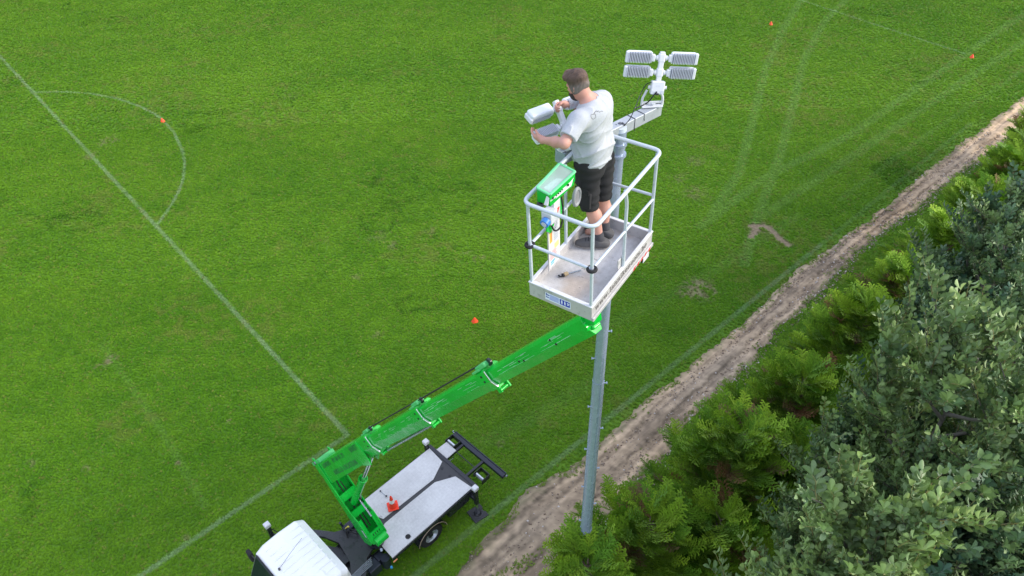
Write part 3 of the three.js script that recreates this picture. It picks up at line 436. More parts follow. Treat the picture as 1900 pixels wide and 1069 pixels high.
SEC.forEach(([t0, t1, h, w], i) => {
  const sec = W('boom_section', along(h, w, t0, t1), M.green, boom);
  if (i < 3) {
    const hh = SEC[i + 1][2], ww = SEC[i + 1][3];
    W('collar', [along(h + 0.022, w + 0.022, t1 - 0.22, t1 + 0.01)], M.green, sec);
    const pts = [[w / 2 + 0.02, h / 2 - 0.05], [w / 2 + 0.02, -h * 0.06], [w * 0.28, -h / 2 - 0.01]]; W('wear_pad', [place(bx(Math.hypot(0, h * 0.5), 0.03, 0.02, 0, 0, 0, 0.006), basis(bY, bX.clone().negate(), BNrm.clone(), boomAt(t1 + 0.018, h * 0.20, ww / 2 + 0.028))), ...[0].map(() => { const a = boomAt(t1 + 0.018, pts[1][1], ww / 2 + 0.026), b = boomAt(t1 + 0.018, pts[2][1] + 0.02, ww * 0.26 + 0.03); return bar(a, b, 0.03, 0.022, bX); })], M.chrome, sec);
    W('collar_bracket', [place(bx(0.26, 0.06, 0.13, 0, 0, 0, 0.012), basis(bX, bY, BNrm.clone(), boomAt(t1 - 0.04, h / 2 + 0.05, 0.04))), place(bx(0.22, 0.03, 0.22, 0, 0, 0, 0.008), basis(bX, bY, BNrm.clone(), boomAt(t1 - 0.16, h / 2 + 0.03, 0.02)))], std(lin(0.10, 0.62, 0.18), 0.5, 0, { map: paintTex }), sec);
    W('sheave', place(new THREE.CylinderGeometry(0.05, 0.05, 0.03, 20).rotateX(Math.PI / 2), basis(bX, bY, BNrm.clone(), boomAt(t1 + 0.10, h / 2 + 0.045, 0.02))), M.black, sec);
    W('lower_lug', [place(bx(0.08, 0.09, 0.025, 0, 0, 0, 0.006), basis(bX, bY, BNrm.clone(), boomAt(t1 - 0.02, -h / 2 - 0.035, 0.07))), place(bx(0.08, 0.09, 0.025, 0, 0, 0, 0.006), basis(bX, bY, BNrm.clone(), boomAt(t1 + 0.02, -h / 2 - 0.035, -0.05))), rod(boomAt(t1 + 0.02, -h / 2 - 0.045, -0.07), boomAt(t1 + 0.02, -h / 2 - 0.045, 0.09), 0.024)], M.green, sec);
    eachW('bolt', [0.32, 0.05].map((q) => place(new THREE.CylinderGeometry(0.014, 0.014, 0.014, 8).rotateX(Math.PI / 2), basis(bX, bY, BNrm.clone(), boomAt(t1 - 0.10, h * (q - 0.02), w / 2 + 0.022)))), M.black, sec);
    const nt = SEC[i + 1][1] - 0.18; if (i < 2) eachW('boom_cable', [0.055, 0.02].map((o) => rod(boomAt(t1 + 0.08, h / 2 + 0.07, o), boomAt(nt, hh / 2 + 0.075, o), 0.009, 0.009, 8)), M.rubber, sec);
  }
  if (i === 1) eachW('extension_ram', [rod(boomAt(4.3, -0.26, -0.02), boomAt(7.45, -0.20, -0.02), 0.026), rod(boomAt(4.3, -0.26, -0.10), boomAt(7.45, -0.21, -0.08), 0.018)], M.steel, sec);
  if (i > 0) { const sc = []; for (let k = 0; k < 26; k++) { const t = rr(t0 + 0.7, t1 - 0.4), l = rr(0.05, 0.32), u = (rnd() < 0.6 ? h * rr(0.12, 0.34) : -h * rr(0.0, 0.04)); sc.push(place(bx(l, rr(0.002, 0.006), 0.0016, 0, 0, 0, 0), basis(bX, bY, BNrm.clone(), boomAt(t, u, w / 2 + 0.0066)))); } W('scuff', sc, std(lin(0.30, 0.62, 0.38), 0.5), sec); }
  if (i === 3) eachW('bolt', [[11.7, 0.06], [11.75, -0.01], [10.9, 0.02], [11.0, 0.0]].map(([t, u]) => place(new THREE.CylinderGeometry(0.013, 0.013, 0.012, 10).rotateX(Math.PI / 2), basis(bX, bY, BNrm.clone(), boomAt(t, u, w / 2 + 0.008)))), M.black, sec);
  if (i === 0) {
    W('boom_root', [planar([[-1.52, 2.95], [-1.30, 3.22], [-0.95, 3.30], [-0.80, 3.05], [-1.1, 2.50], [-1.45, 2.55]], 0, 0.36, 0.02)], M.green, sec);
    W('root_cap', [place(bx(0.75, 0.10, 0.42, 0, 0, 0, 0.02), basis(bX, bY, BNrm.clone(), boomAt(0.42, 0.26, 0)))], std(lin(0.09, 0.60, 0.17), 0.5, 0, { map: paintTex }), sec);
    eachW('ram_bracket', [-0.1, 0.1].map((o) => planar([[0.52, 5.0], [0.80, 5.42], [0.98, 5.40], [0.92, 5.18]], o, 0.03)), M.green, sec);
    W('sensor_box', place(bx(0.14, 0.09, 0.1, 0, 0, 0), basis(bX, bY, BNrm.clone(), boomAt(1.5, -0.30, 0.02))), M.black, sec);
    const plate = [[0.12, 0.205], [4.0, 0.205], [4.05, -0.10], [3.98, -0.33], [3.70, -0.31], [3.45, -0.26], [0.55, -0.33], [0.20, -0.30], [0.05, 0.0]]; for (const o of [-1, 1]) W('side_cheek', place(slab(plate, 0.012, 0.003), basis(bX, bY, BNrm.clone(), boomAt(0, 0, o > 0 ? w / 2 + 0.008 : -w / 2 - 0.026))), M.green, sec);
    const put = (s, size, t, u, k = 1.25) => { const g = lettering(s, size); g.scale(k, 1, 1); return place(g, basis(bX, bY, BNrm.clone(), boomAt(t, u, w / 2 + 0.0242))); };
    const ink = std(lin(0.014, 0.12, 0.035), 0.6);
    eachW('lettering', [put('LORBES', 0.105, 0.75, 0.06, 1.4), put('01 84 61 21', 0.105, 1.75, 0.06, 1.4)], ink, sec); W('lettering', put('ABELLE-LOCATION', 0.115, 1.25, -0.20, 1.45), ink, sec); W('lettering', put('KANST', 0.115, 3.35, 0.065, 1.1), ink, sec);
  }
});

// ---------------------------------------------------------------- the work basket on the boom's end
const KO = V(0.75, 12.978, -5.209), KL = V(0.573, 0.052, -0.818).normalize(), KU = (() => { const u = V(-0.036, 0.999, 0.039); u.addScaledVector(KL, -u.dot(KL)); return u.normalize(); })(), KW = KL.clone().cross(KU).normalize();
const KLen = 1.157, KWid = 0.635, A0 = -KLen / 2, A1 = KLen / 2, B0 = -KWid / 2, B1 = KWid / 2;
const K = (a, b, h) => KO.clone().addScaledVector(KL, a).addScaledVector(KW, b).addScaledVector(KU, h);
const Kpx = (x, y, h) => { const p = onPlane(x, y, K(0, 0, h), KU).sub(KO); return [p.dot(KL), p.dot(KW)]; };
const Kbox = (a0, a1, b0, b1, h0, h1, r = 0.004) => place(bx(a1 - a0, h1 - h0, b1 - b0, 0, 0, 0, r), basis(KL, KU, KW, K((a0 + a1) / 2, (b0 + b1) / 2, (h0 + h1) / 2)));
const basket = new THREE.Group(); basket.name = 'basket'; truck.add(basket);
const B = (name, gs, mat, parent = basket) => partW(truck, name, gs, mat, parent), BE = (name, gs, mat) => gs.map((g) => B(name, g, mat));
const dirtyAlu = std(lin(0.86, 0.85, 0.85), 0.55, 0.05, { map: tex(512, (u, v) => { const n = tnoise(u, v, 4, 5), f = tnoise(u, v, 30, 3), d = sstep(0.5, 0.75, tnoise(u + 3, v, 3, 4)); const k = 0.82 + 0.3 * (n - 0.5) + 0.12 * (f - 0.5) - 0.18 * sstep(0.70, 0.84, f); return [k, k * (1 - 0.06 * d), k * (1 - 0.12 * d)]; }, { repeat: [1, 1] }), bumpMap: again(checker, 5, 5), bumpScale: 0.0012 });
const toeAlu = std(lin(0.64, 0.63, 0.62), 0.5, 0.2, { map: grime });
B('floor', [Kbox(A0 + 0.004, A1 - 0.004, B0 + 0.004, B1 - 0.004, -0.012, 0.02, 0.002)], dirtyAlu);
B('toe_board', [Kbox(A0, A0 + 0.006, B0, B1, -0.002, 0.15, 0.002)], toeAlu); B('toe_board', [Kbox(A1 - 0.006, A1, B0, B1, -0.002, 0.15, 0.002)], toeAlu);
B('toe_board', [Kbox(A0 + 0.006, A1 - 0.006, B0, B0 + 0.006, -0.002, 0.15, 0.002)], toeAlu); B('toe_board', [Kbox(A0 + 0.006, A1 - 0.006, B1 - 0.006, B1, 0.0, 0.15, 0.002)], toeAlu);
BE('toe_rim', [Kbox(A0 - 0.006, A0 + 0.032, B0 - 0.006, B1 + 0.006, 0.15, 0.162, 0.004), Kbox(A1 - 0.026, A1 + 0.006, B0 - 0.006, B1 + 0.006, 0.15, 0.162, 0.004), Kbox(A0 + 0.032, A1 - 0.026, B0 - 0.006, B0 + 0.026, 0.15, 0.161, 0.004), Kbox(A0 + 0.032, A1 - 0.026, B1 - 0.026, B1 + 0.006, 0.15, 0.161, 0.004)], M.white);
B('lower_lip', Kbox(A0, A1, B1 + 0.001, B1 + 0.02, -0.012, 0.028, 0.004), toeAlu);
BE('subframe', [Kbox(A0 + 0.1, A1 - 0.1, -0.2, -0.14, -0.06, -0.012), Kbox(A0 + 0.1, A1 - 0.1, 0.14, 0.2, -0.06, -0.012)], M.steel);
// rails
const loop = (h, rad, inset = 0) => { const c = [[A0 + inset, B0 + inset], [A0 + inset, B1 - inset], [A1 - inset, B1 - inset], [A1 - inset, B0 + inset]].map(([a, b]) => K(a, b, h)); const mid = c[3].clone().add(c[0]).multiplyScalar(0.5); return roundPath([mid, ...c, mid], rad, 7); };
const rIn = 0.018;
B('top_rail', sweep(loop(1.05, 0.085, -0.012), 0.0175, 14), M.rail);
const post = (a, b, top, name = 'post') => B(name, sweep([K(a, b, 0.15), K(a, b, top)], 0.0150, 12), M.rail);
post(A0 + rIn, B0 + rIn, 1.035); post(A0 + rIn, B1 - rIn, 1.035); post(A1 - rIn, B1 - rIn, 1.035); post(A1 - rIn, B0 + rIn, 1.035); post(0.03, B0 + rIn, 1.035);
B('post', sweep(roundPath([K(0.02, B1 - rIn, 0.0), K(0.02, B1 - rIn, 0.86), K(-0.05, B1 - 0.005, 1.045)], 0.06, 5), 0.0150, 12), M.rail);
B('post_foot', Kbox(-0.05, 0.09, B1 - 0.045, B1 - 0.03, 0.02, 0.26, 0.004), toeAlu);
BE('mid_rail', [sweep([K(A0 + rIn, B0 + rIn, 0.585), K(A0 + rIn, B1 - rIn, 0.585)], 0.0145, 12), sweep([K(A0 + rIn, B1 - rIn, 0.585), K(A1 - rIn, B1 - rIn, 0.545)], 0.0135, 12), sweep([K(A1 - rIn, B1 - rIn, 0.585), K(A1 - rIn, B0 + rIn, 0.56)], 0.0135, 12), sweep([K(A0 + rIn, B0 + rIn, 0.585), K(A1 - rIn, B0 + rIn, 0.57)], 0.0135, 12)], M.rail);
for (const b of [B0 + rIn, B1 - rIn]) B('rubber_ring', place(new THREE.TorusGeometry(0.033, 0.015, 12, 28).rotateX(Math.PI / 2), basis(KL, KU, KW, K(A0 + rIn, b, 0.585))), M.rubber);
// sticker, lettering, hatch
function card(w, h, px, draw, rough = 0.5) {
  const c = document.createElement('canvas'); c.width = px; c.height = Math.round(px * h / w); const g = c.getContext('2d'); draw(g, c.width, c.height);
  const t = new THREE.CanvasTexture(c); t.colorSpace = THREE.SRGBColorSpace; t.magFilter = THREE.LinearFilter; const geo = new THREE.PlaneGeometry(w, h); return [plain(geo), std(lin(1, 1, 1), rough, 0, { map: t })];
}
{
  const [g, m] = card(0.26, 0.085, 320, (c, w, h) => {
    c.fillStyle = '#dfe6f2'; c.fillRect(0, 0, w, h); c.fillStyle = '#1b2a9c'; c.fillRect(10, 10, 14, 28); c.fillRect(10, 22, 44, 16); c.fillRect(10, 58, 36, 14); c.fillRect(10, 50, 10, 22); c.fillStyle = '#7886d6';
    for (let i = 0; i < 8; i++) c.fillRect(i < 4 ? 60 : 52, 12 + i * 10, 110 + (i * 37) % 24, 6); c.fillStyle = '#2433ac'; c.fillRect(186, 12, 124, h - 26); c.fillStyle = '#eef2fa';
    for (const x of [200, 238]) { c.beginPath(); c.arc(x + 10, 26, 7, 0, 7); c.fill(); c.fillRect(x + 2, 34, 17, 26); c.fillRect(x + 4, 58, 6, 22); c.fillRect(x + 12, 58, 6, 22); } c.fillRect(274, 30, 30, 14); c.fillRect(274, 52, 26, 12);
  });
  B('capacity_sticker', place(g, basis(KW.clone(), KU, KL.clone().negate(), K(A0 - 0.0022, -0.02, 0.072))), m);
  const ink = std(lin(0.13, 0.12, 0.12), 0.7); const tg = lettering('www.lannikenoots.be', 0.062, fontSerif, 0.0015); tg.computeBoundingBox(); const sc = 0.98 / (tg.boundingBox.max.x - tg.boundingBox.min.x); tg.scale(sc, 1, 1);
  B('lettering', place(tg, basis(KL, KU, KW, K(A0 + 0.06, B1 + 0.0008, 0.062))), ink);
  const red = std(lin(0.62, 0.03, 0.03), 0.45); for (let k = 0; k < 5; k++) B('hatch_stripe', place(slab([[0, 0], [0.035, 0], [0.06, 0.034], [0.025, 0.034]], 0.001, 0), basis(KL, KU, KW, K(0.16 + k * 0.075, B1 + 0.0205, -0.010))), red);
}
// control console on the left rail
const hexa = (t, b) => { const v = [...t, ...b], q = [[0, 1, 2, 3], [7, 6, 5, 4], [4, 5, 1, 0], [5, 6, 2, 1], [6, 7, 3, 2], [7, 4, 0, 3]], Pp = []; const c = v.reduce((s, p) => s.add(p), V(0, 0, 0)).multiplyScalar(1 / 8); for (const f of q) { const n = v[f[1]].clone().sub(v[f[0]]).cross(v[f[2]].clone().sub(v[f[0]])), o = v[f[0]].clone().sub(c).dot(n) < 0 ? [f[0], f[2], f[1], f[0], f[3], f[2]] : [f[0], f[1], f[2], f[0], f[2], f[3]]; for (const i of o) Pp.push(v[i].x, v[i].y, v[i].z); } const g = new THREE.BufferGeometry(); g.setAttribute('position', new THREE.Float32BufferAttribute(Pp, 3)); g.computeVertexNormals(); return boxUV(g); };
{
  const hT = 1.14, at = (x, y, h) => { const [a, b] = Kpx(x, y, h); return K(a, b, h); };
  const T = [at(996, 350, hT), at(1038, 305, hT), at(1067, 320, hT), at(1020, 363, hT)], dn = (p, d) => p.clone().addScaledVector(KU, -d);
  const lerp = (p, q, t) => p.clone().lerp(q, t), cen = lerp(lerp(T[0], T[1], 0.5), lerp(T[2], T[3], 0.5), 0.5);
  const inset = (p, k) => lerp(p, cen, k);
  // tray: bottom and four walls, open above
  const wall = (p, q, d0, d1, t = 0.1) => hexa([p, q, inset(q, t), inset(p, t)], [dn(p, d0), dn(q, d1), dn(inset(q, t), d1), dn(inset(p, t), d0)]);
  B('console_tray', [wall(T[0], T[1], 0.12, 0.12), wall(T[1], T[2], 0.12, 0.09), wall(T[3], T[0], 0.09, 0.13), wall(T[2], T[3], 0.05, 0.05), hexa(T.map((p) => dn(inset(p, 0.06), 0.08)), T.map((p) => dn(inset(p, 0.06), 0.12)))], M.green);
  B('console_lid', hexa(T.map((p) => dn(inset(p, 0.02), -0.010)), T.map((p) => dn(inset(p, 0.02), -0.004))), new THREE.MeshPhysicalMaterial({ color: lin(0.82, 0.93, 0.88), roughness: 0.28, transmission: 0.75, thickness: 0, ior: 1.45 }));
  BE('lid_frame', [[0, 1], [1, 2], [2, 3], [3, 0]].map(([i, j]) => bar(dn(T[i], -0.008), dn(T[j], -0.008), 0.022, 0.016, KU)), std(lin(0.14, 0.56, 0.26), 0.4));
  const sheetM = std(lin(0.74, 0.75, 0.76), 0.6); B('manual_sheet', hexa([lerp(T[0], cen, 0.35), lerp(T[1], cen, 0.75), lerp(T[2], cen, 0.6), lerp(T[3], cen, 0.3)].map((p) => dn(p, 0.02)), [lerp(T[0], cen, 0.35), lerp(T[1], cen, 0.75), lerp(T[2], cen, 0.6), lerp(T[3], cen, 0.3)].map((p) => dn(p, 0.025))), sheetM);
  // white switch panel facing the operator
  const f0 = at(1020, 366, hT - 0.02), f1 = at(1066, 324, hT - 0.02), f2 = at(1060, 345, hT - 0.09), f3 = at(1015, 382, hT - 0.09), nb = KW.clone().multiplyScalar(-0.03);
  B('switch_panel', hexa([f0, f1, f1.clone().add(nb), f0.clone().add(nb)], [f3, f2, f2.clone().add(nb), f3.clone().add(nb)]), M.white);
  const sw = []; for (const [u, v, s] of [[0.15, 0.45, 0.012], [0.3, 0.5, 0.006], [0.38, 0.5, 0.006], [0.46, 0.48, 0.006], [0.55, 0.5, 0.005], [0.78, 0.5, 0.010]]) { const p = lerp(lerp(f0, f1, u), lerp(f3, f2, u), v); sw.push(place(new THREE.CylinderGeometry(s, s, 0.012, 12).rotateX(Math.PI / 2), basis(KL, KU, KW, p.addScaledVector(KW, 0.004)))); } BE('switch', sw, M.black);
  // support plate, socket, triangle, hose
  const pl = [at(1001, 437, 0.52), at(1028, 430, 0.52)], [pa] = Kpx(1001, 437, 0.52), [pb] = Kpx(1028, 412, 0.60); void pl; void pb;
  const a0 = -0.36, a1 = -0.17, bb = B0 + 0.075;
  const [g, m] = card(0.19, 0.48, 190, (c, w, h) => { c.fillStyle = '#d9d6d2'; c.fillRect(0, 0, w, h); c.fillStyle = '#e7b64a'; c.fillRect(18, 60, 44, 130); c.fillStyle = '#d77b52'; c.fillRect(44, 60, 12, 110); c.fillStyle = '#c9cdd3'; c.fillRect(84, 20, 90, 200); c.fillStyle = '#8d8f92'; for (let i = 0; i < 9; i++) c.fillRect(90, 30 + i * 20, 60 + (i * 31) % 20, 5); c.fillStyle = '#ddd18a'; c.fillRect(96, 240, 74, 60); c.fillStyle = '#d9888a'; for (let i = 0; i < 7; i++) c.fillRect(20, 300 + i * 14, 90 + (i * 17) % 24, 6); c.fillStyle = '#5fbfd0'; c.fillRect(30, 410, 70, 22); c.fillRect(30, 440, 54, 14); c.strokeStyle = '#aeaeae'; c.lineWidth = 3; c.strokeRect(1, 1, w - 2, h - 2); });
  void pa; B('support_plate', Kbox(a0, a1, bb - 0.012, bb - 0.001, 0.13, 0.80, 0.003), std(lin(0.62, 0.61, 0.60), 0.5, 0, { map: grime })); B('notice_board', place(g, basis(KL, KU, KW, K((a0 + a1) / 2, bb + 0.0015, 0.40))), m);
  B('console_stem', [Kbox(-0.30, -0.20, bb - 0.02, bb + 0.03, 0.66, 1.02, 0.006)], M.white); B('red_triangle', place(slab([[0, 0.10], [0.075, 0.10], [0, 0]], 0.004, 0.001), basis(KL, KU, KW, K(-0.30, bb + 0.032, 0.70))), std(lin(0.75, 0.06, 0.05), 0.5));
  B('green_bracket', [place(slab([[-0.06, 0.1], [0.06, 0.1], [0.05, 0], [0.0, -0.06], [-0.06, 0.0]], 0.01, 0.002), basis(KL, KU, KW, K(-0.335, bb + 0.004, 0.64)))], M.green); B('green_bracket', [Kbox(-0.13, -0.10, B0 + 0.04, B0 + 0.06, 0.62, 1.0)], M.green);
  B('socket_box', [Kbox(-0.40, -0.29, bb - 0.04, bb + 0.06, 0.72, 0.84, 0.012)], std(lin(0.62, 0.64, 0.66), 0.5)); const sc = K(-0.405, bb + 0.02, 0.77), dir = KL.clone().multiplyScalar(-1).addScaledVector(KU, -0.2).normalize();
  B('socket_cap', [rod(sc.clone(), sc.clone().addScaledVector(dir, 0.045), 0.040, 0.040, 24)], std(lin(0.05, 0.22, 0.62), 0.4)); B('socket_ring', rod(sc.clone().addScaledVector(dir, 0.045), sc.clone().addScaledVector(dir, 0.052), 0.024, 0.024, 20), M.lampGrey);
  B('socket_cable', sweep(roundPath([K(-0.36, bb + 0.02, 0.72), K(-0.33, bb + 0.05, 0.60), K(-0.22, bb + 0.05, 0.58), K(-0.17, bb + 0.04, 0.72), K(-0.19, bb + 0.03, 0.9)], 0.05, 6), 0.008, 8), M.rubber);
  B('joystick_guard', place(new THREE.TorusGeometry(0.066, 0.016, 12, 28).scale(0.8, 1.25, 1), basis(KL, KU, KW, K(0.03, B0 + 0.13, 0.74))), std(lin(0.30, 0.31, 0.32), 0.55)); B('guard_pad', place(new THREE.CylinderGeometry(0.062, 0.062, 0.02, 28).rotateX(Math.PI / 2).scale(0.8, 1.25, 1), basis(KL, KU, KW, K(0.03, B0 + 0.125, 0.74))), std(lin(0.24, 0.24, 0.25), 0.7));
  B('console_knob', [rod(at(1002, 372, 1.0), at(1002, 382, 0.98), 0.022, 0.03, 16)], M.black);
}
// mount under the basket and the lamp under its rear corner
{
  const tip = boomAt(12.34), m0 = K(-0.05, 0.05, -0.06); W('boom_head', [bar(tip.clone().addScaledVector(bX, -0.12), tip.clone().addScaledVector(bX, 0.06), 0.11, 0.15, bY, 0.02), rod(tip.clone().addScaledVector(BNrm, -0.11), tip.clone().addScaledVector(BNrm, 0.11), 0.05, 0.05, 20)], M.green, boom);
  B('basket_mount', [bar(tip.clone().addScaledVector(bX, 0.04), m0, 0.12, 0.12, BNrm, 0.015), Kbox(-0.25, 0.15, -0.12, 0.2, -0.085, -0.06)], M.green);
  const [la, lb] = Kpx(1193, 477, -0.06); B('work_lamp', Kbox(la - 0.05, la + 0.07, lb - 0.06, lb + 0.03, -0.09, -0.03, 0.006), M.white); B('lamp_lens', Kbox(la - 0.056, la - 0.05, lb - 0.055, lb + 0.025, -0.086, -0.034, 0.002), M.blackGloss);
}

// ---------------------------------------------------------------- floodlight pole with its cross-arm
const PX = 1.040, PZ = -6.05, PTOP = 13.98;
{
  const pole = thing('floodlight_pole', 'tall tapered galvanised pole with cross-arm rising from the hedge', 'pole', V(PX, 0, PZ)), p = (h, x = 0, z = 0) => V(x, h, z), rAt = (h) => mix(0.108, 0.063, h / PTOP);
  const sections = [[0, 6.6], [6.6, 10.2], [10.2, PTOP - 0.2]]; void sections;
  const oct = (h0, h1, extra = 0) => { const g = new THREE.CylinderGeometry(rAt(h1) + extra, rAt(h0) + extra, h1 - h0, 12, 1); g.translate(0, (h0 + h1) / 2, 0); const uv = g.attributes.uv; for (let i = 0; i < uv.count; i++) uv.setXY(i, uv.getX(i) * 0.5, uv.getY(i) * (h1 - h0)); return plain(g); };
  obj('shaft', oct(0, 6.9, 0.008), M.galv, pole); obj('shaft', oct(6.9, 10.4, 0.002), M.galv, pole); obj('shaft', oct(10.4, PTOP - 0.22, -0.003), M.galv, pole);
  obj('shaft_seam', bx(0.014, 4.6, 0.012, 0.030, 8.6, 0.079, 0.004), M.galv, pole);
  obj('pole_head', [rod(p(PTOP - 0.24), p(PTOP - 0.05), 0.068, 0.068, 24), rod(p(PTOP - 0.20), p(PTOP - 0.175), 0.082, 0.082, 24), rod(p(PTOP - 0.32), p(PTOP - 0.295), 0.082, 0.082, 24)], M.galv, pole);
  obj('pole_cap', [rod(p(PTOP - 0.05), p(PTOP - 0.01), 0.064, 0.064, 24)], std(lin(0.55, 0.62, 0.70), 0.5), pole); obj('cap_wires', [sweep([p(PTOP - 0.01), p(PTOP + 0.03, 0.02, 0.01), p(PTOP + 0.01, 0.045, 0.02)], 0.009, 8), sweep([p(PTOP - 0.01, -0.02), p(PTOP + 0.02, -0.035, 0.02), p(PTOP - 0.08, -0.075, 0.045)], 0.010, 8), place(new THREE.SphereGeometry(0.03, 14, 10), M4().makeTranslation(0, PTOP, 0))], std(lin(0.12, 0.125, 0.14), 0.5, 0.3), pole);
  for (let k = 0; k < 27; k++) { const h = 0.7 + k * 0.46, s = k % 2 ? 1 : -1, a = s * 1.05, r = rAt(h); obj('step_bolt', [rod(V(Math.cos(0.15) * s * r * 0.9, h, Math.sin(0.15) * r), V(s * (r + 0.028), h, 0.01), 0.009, 0.009, 8), place(new THREE.CylinderGeometry(0.018, 0.018, 0.012, 8).rotateZ(Math.PI / 2), M4().makeTranslation(s * (r + 0.030), h, 0.01))], M.galv, pole); void a; }
  // cross-arm: square tube behind the head
  const e0 = G(1042, 283, 14.0), e1 = G(1224, 192.5, 14.0), d = e1.clone().sub(e0).normalize(), off = V(-d.z, 0, d.x); if (off.z > 0) off.negate();
  const c0 = e0.clone().add(off.clone().multiplyScalar(0.012)).setY(13.945), c1 = e1.clone().add(off.clone().multiplyScalar(0.012)).setY(13.945);
  const arm = partW(pole, 'cross_arm', bar(c0, c1, 0.10, 0.11, UP, 0.008), std(lin(0.66, 0.67, 0.68), 0.5, 0.3, { map: zinc })); partW(pole, 'arm_end_plate', [bar(c0.clone().addScaledVector(d, -0.008), c0, 0.125, 0.13, UP, 0.004)], M.galv, arm);
  partW(pole, 'arm_clamp', [bar(V(PX, 13.87, PZ), V(PX, 13.87, PZ).addScaledVector(off, 0.14), 0.10, 0.06, UP)], M.galv);
  for (const t of [0.70, 0.80]) { const q = c0.clone().lerp(c1, t), r = 0.052, hh = 0.0575; partW(pole, 'cable_tie', [sweep([q.clone().addScaledVector(off, r).add(V(0, hh, 0)), q.clone().addScaledVector(off, -r).add(V(0, hh, 0)), q.clone().addScaledVector(off, -r).add(V(0, -hh + (t > 0.75 ? 0.06 : 0), 0)), q.clone().addScaledVector(off, -r - 0.01).add(V(0, -hh - 0.01 + (t > 0.75 ? 0.06 : 0), 0))], 0.0035, 6)], M.blackGloss, arm); }
  // floodlights: base frame, driver box, mast and four finned heads
  globalThis.armDir = d;
  const module = (root, O, X, Y, Z, flip) => {            // X outwards along the head, Y across it, Z towards its finned back
    const m = new THREE.Group(); m.name = 'lamp_head'; root.add(m); const F = basis(X, Y, X.clone().cross(Y), O), pw = (n, g, mt) => partW(root, n, place(merged(g), F), mt, m); const L = 0.238, Hh = 0.092; void Z; void flip;
    pw('housing', [bx(L, Hh, 0.026, 0.04 + L / 2, 0, -0.022, 0.01), bx(0.03, Hh + 0.008, 0.05, 0.04 + L - 0.008, 0, -0.004, 0.01), bx(0.012, Hh, 0.036, 0.05, 0, 0.0, 0.005)], M.lampWhite); pw('lens', bx(L - 0.004, Hh + 0.006, 0.056, 0.040 + L / 2, 0, -0.040, 0.022), std(lin(0.72, 0.76, 0.82), 0.25));
    const fins = []; for (let k = 0; k < 14; k++) fins.push(bx(0.0058, Hh, 0.046, 0.066 + k * 0.0146, 0, 0.012, 0.0015)); fins.forEach((g) => pw('fin', g, M.lampGrey)); pw('fin_bed', bx(0.20, Hh - 0.004, 0.006, 0.161, 0, -0.008, 0.002), std(lin(0.26, 0.29, 0.36), 0.5));
    pw('gland_block', [bx(0.03, 0.062, 0.046, 0.032, 0, 0.004, 0.008)], M.lampWhite); pw('swivel', [rod(V(-0.03, 0, 0), V(0.03, 0, 0), 0.016, 0.016, 16), rod(V(-0.012, 0, 0), V(0.004, 0, 0), 0.023, 0.023, 16)], M.lampWhite);
  };
  function flood(label, base, fwd, mastA, mastB, X, tilts, grp) {
    const r = thing('floodlight', label, 'floodlight', base, 0, grp), Wd = (n, g, mt, pr) => partW(r, n, g, mt, pr), side = fwd.clone().cross(UP).normalize();
    const P0 = (s, h, f = 0) => base.clone().addScaledVector(side, s).addScaledVector(UP, h).addScaledVector(fwd, f);
    const plate = Wd('base_frame', [bar(P0(-0.10, 0.028), P0(0.10, 0.028), 0.012, 0.052, UP, 0.005), bar(P0(-0.10, 0.008), P0(0.10, 0.008), 0.07, 0.012, UP, 0.004)], M.lampWhite); Wd('base_slot', [bar(P0(-0.085, 0.03, -0.007), P0(-0.035, 0.03, -0.007), 0.003, 0.006, UP, 0)], M.black, plate); Wd('base_slot', [bar(P0(0.035, 0.03, -0.007), P0(0.085, 0.03, -0.007), 0.003, 0.006, UP, 0)], M.black, plate); Wd('base_bolt', bar(P0(-0.01, 0.03, -0.012), P0(0.014, 0.03, -0.012), 0.02, 0.022, UP, 0.004), M.lampGrey, plate);
    for (const s of [-1, 1]) Wd('yoke_arm', sweep(roundPath([P0(s * 0.098, 0.01), P0(s * 0.098, 0.085), P0(s * 0.062, 0.17)], 0.02, 4), 0.012, 8), M.lampWhite);
    const q = mastA.clone(), md = mastB.clone().sub(mastA).normalize(), nz = X.clone().cross(md).normalize(); // nz: towards the finned backs
    const bxm = basis(X, md, nz, q.clone().addScaledVector(md, -0.06)); const box = Wd('driver_box', place(bx(0.125, 0.12, 0.085, 0, 0, 0, 0.012), bxm), M.lampWhite); for (const s of [-1, 1]) Wd('box_knob', place(rod(V(s * 0.06, 0.0, 0), V(s * 0.085, 0, 0), 0.017, 0.017, 14), bxm), M.lampWhite, box);
    Wd('cable_port', place(bx(0.028, 0.02, 0.03, 0, -0.055, 0.035, 0.004), bxm), M.black, box); for (const s of [-1, 1]) Wd('box_recess', place(bx(0.026, 0.034, 0.004, s * 0.045, -0.04, 0.0435, 0.001), bxm), M.lampGrey, box); for (const s of [-1, 1]) Wd('vent_mark', place(bx(0.014, 0.006, 0.002, s * 0.012, 0.02, 0.0432, 0), bxm), M.lampGrey, box);
    const L = mastA.distanceTo(mastB), mm = basis(X, md, nz, q); Wd('mast', [place(bx(0.046, L + 0.02, 0.05, 0, L / 2, 0, 0.008), mm), ...[0.30, 0.82].map((t) => place(bx(0.064, 0.085, 0.056, 0, L * t, 0, 0.016), mm))], M.lampWhite);
    let k = 0; for (const t of [0.82, 0.30]) for (const s of [-1, 1]) { const a = tilts[k++], O = q.clone().addScaledVector(md, L * t).addScaledVector(X, s * 0.045), Xo = X.clone().multiplyScalar(s), Yo = md.clone().multiplyScalar(Math.cos(a)).addScaledVector(nz, Math.sin(a)); if (s < 0) Yo.negate(); module(r, O, Xo, Yo); }
    return r;
  }
  // right floodlight, seen from behind
  const b1 = c1.clone().addScaledVector(d, -0.10).setY(14.005), fw1 = V(-0.05, 0, -1).normalize();
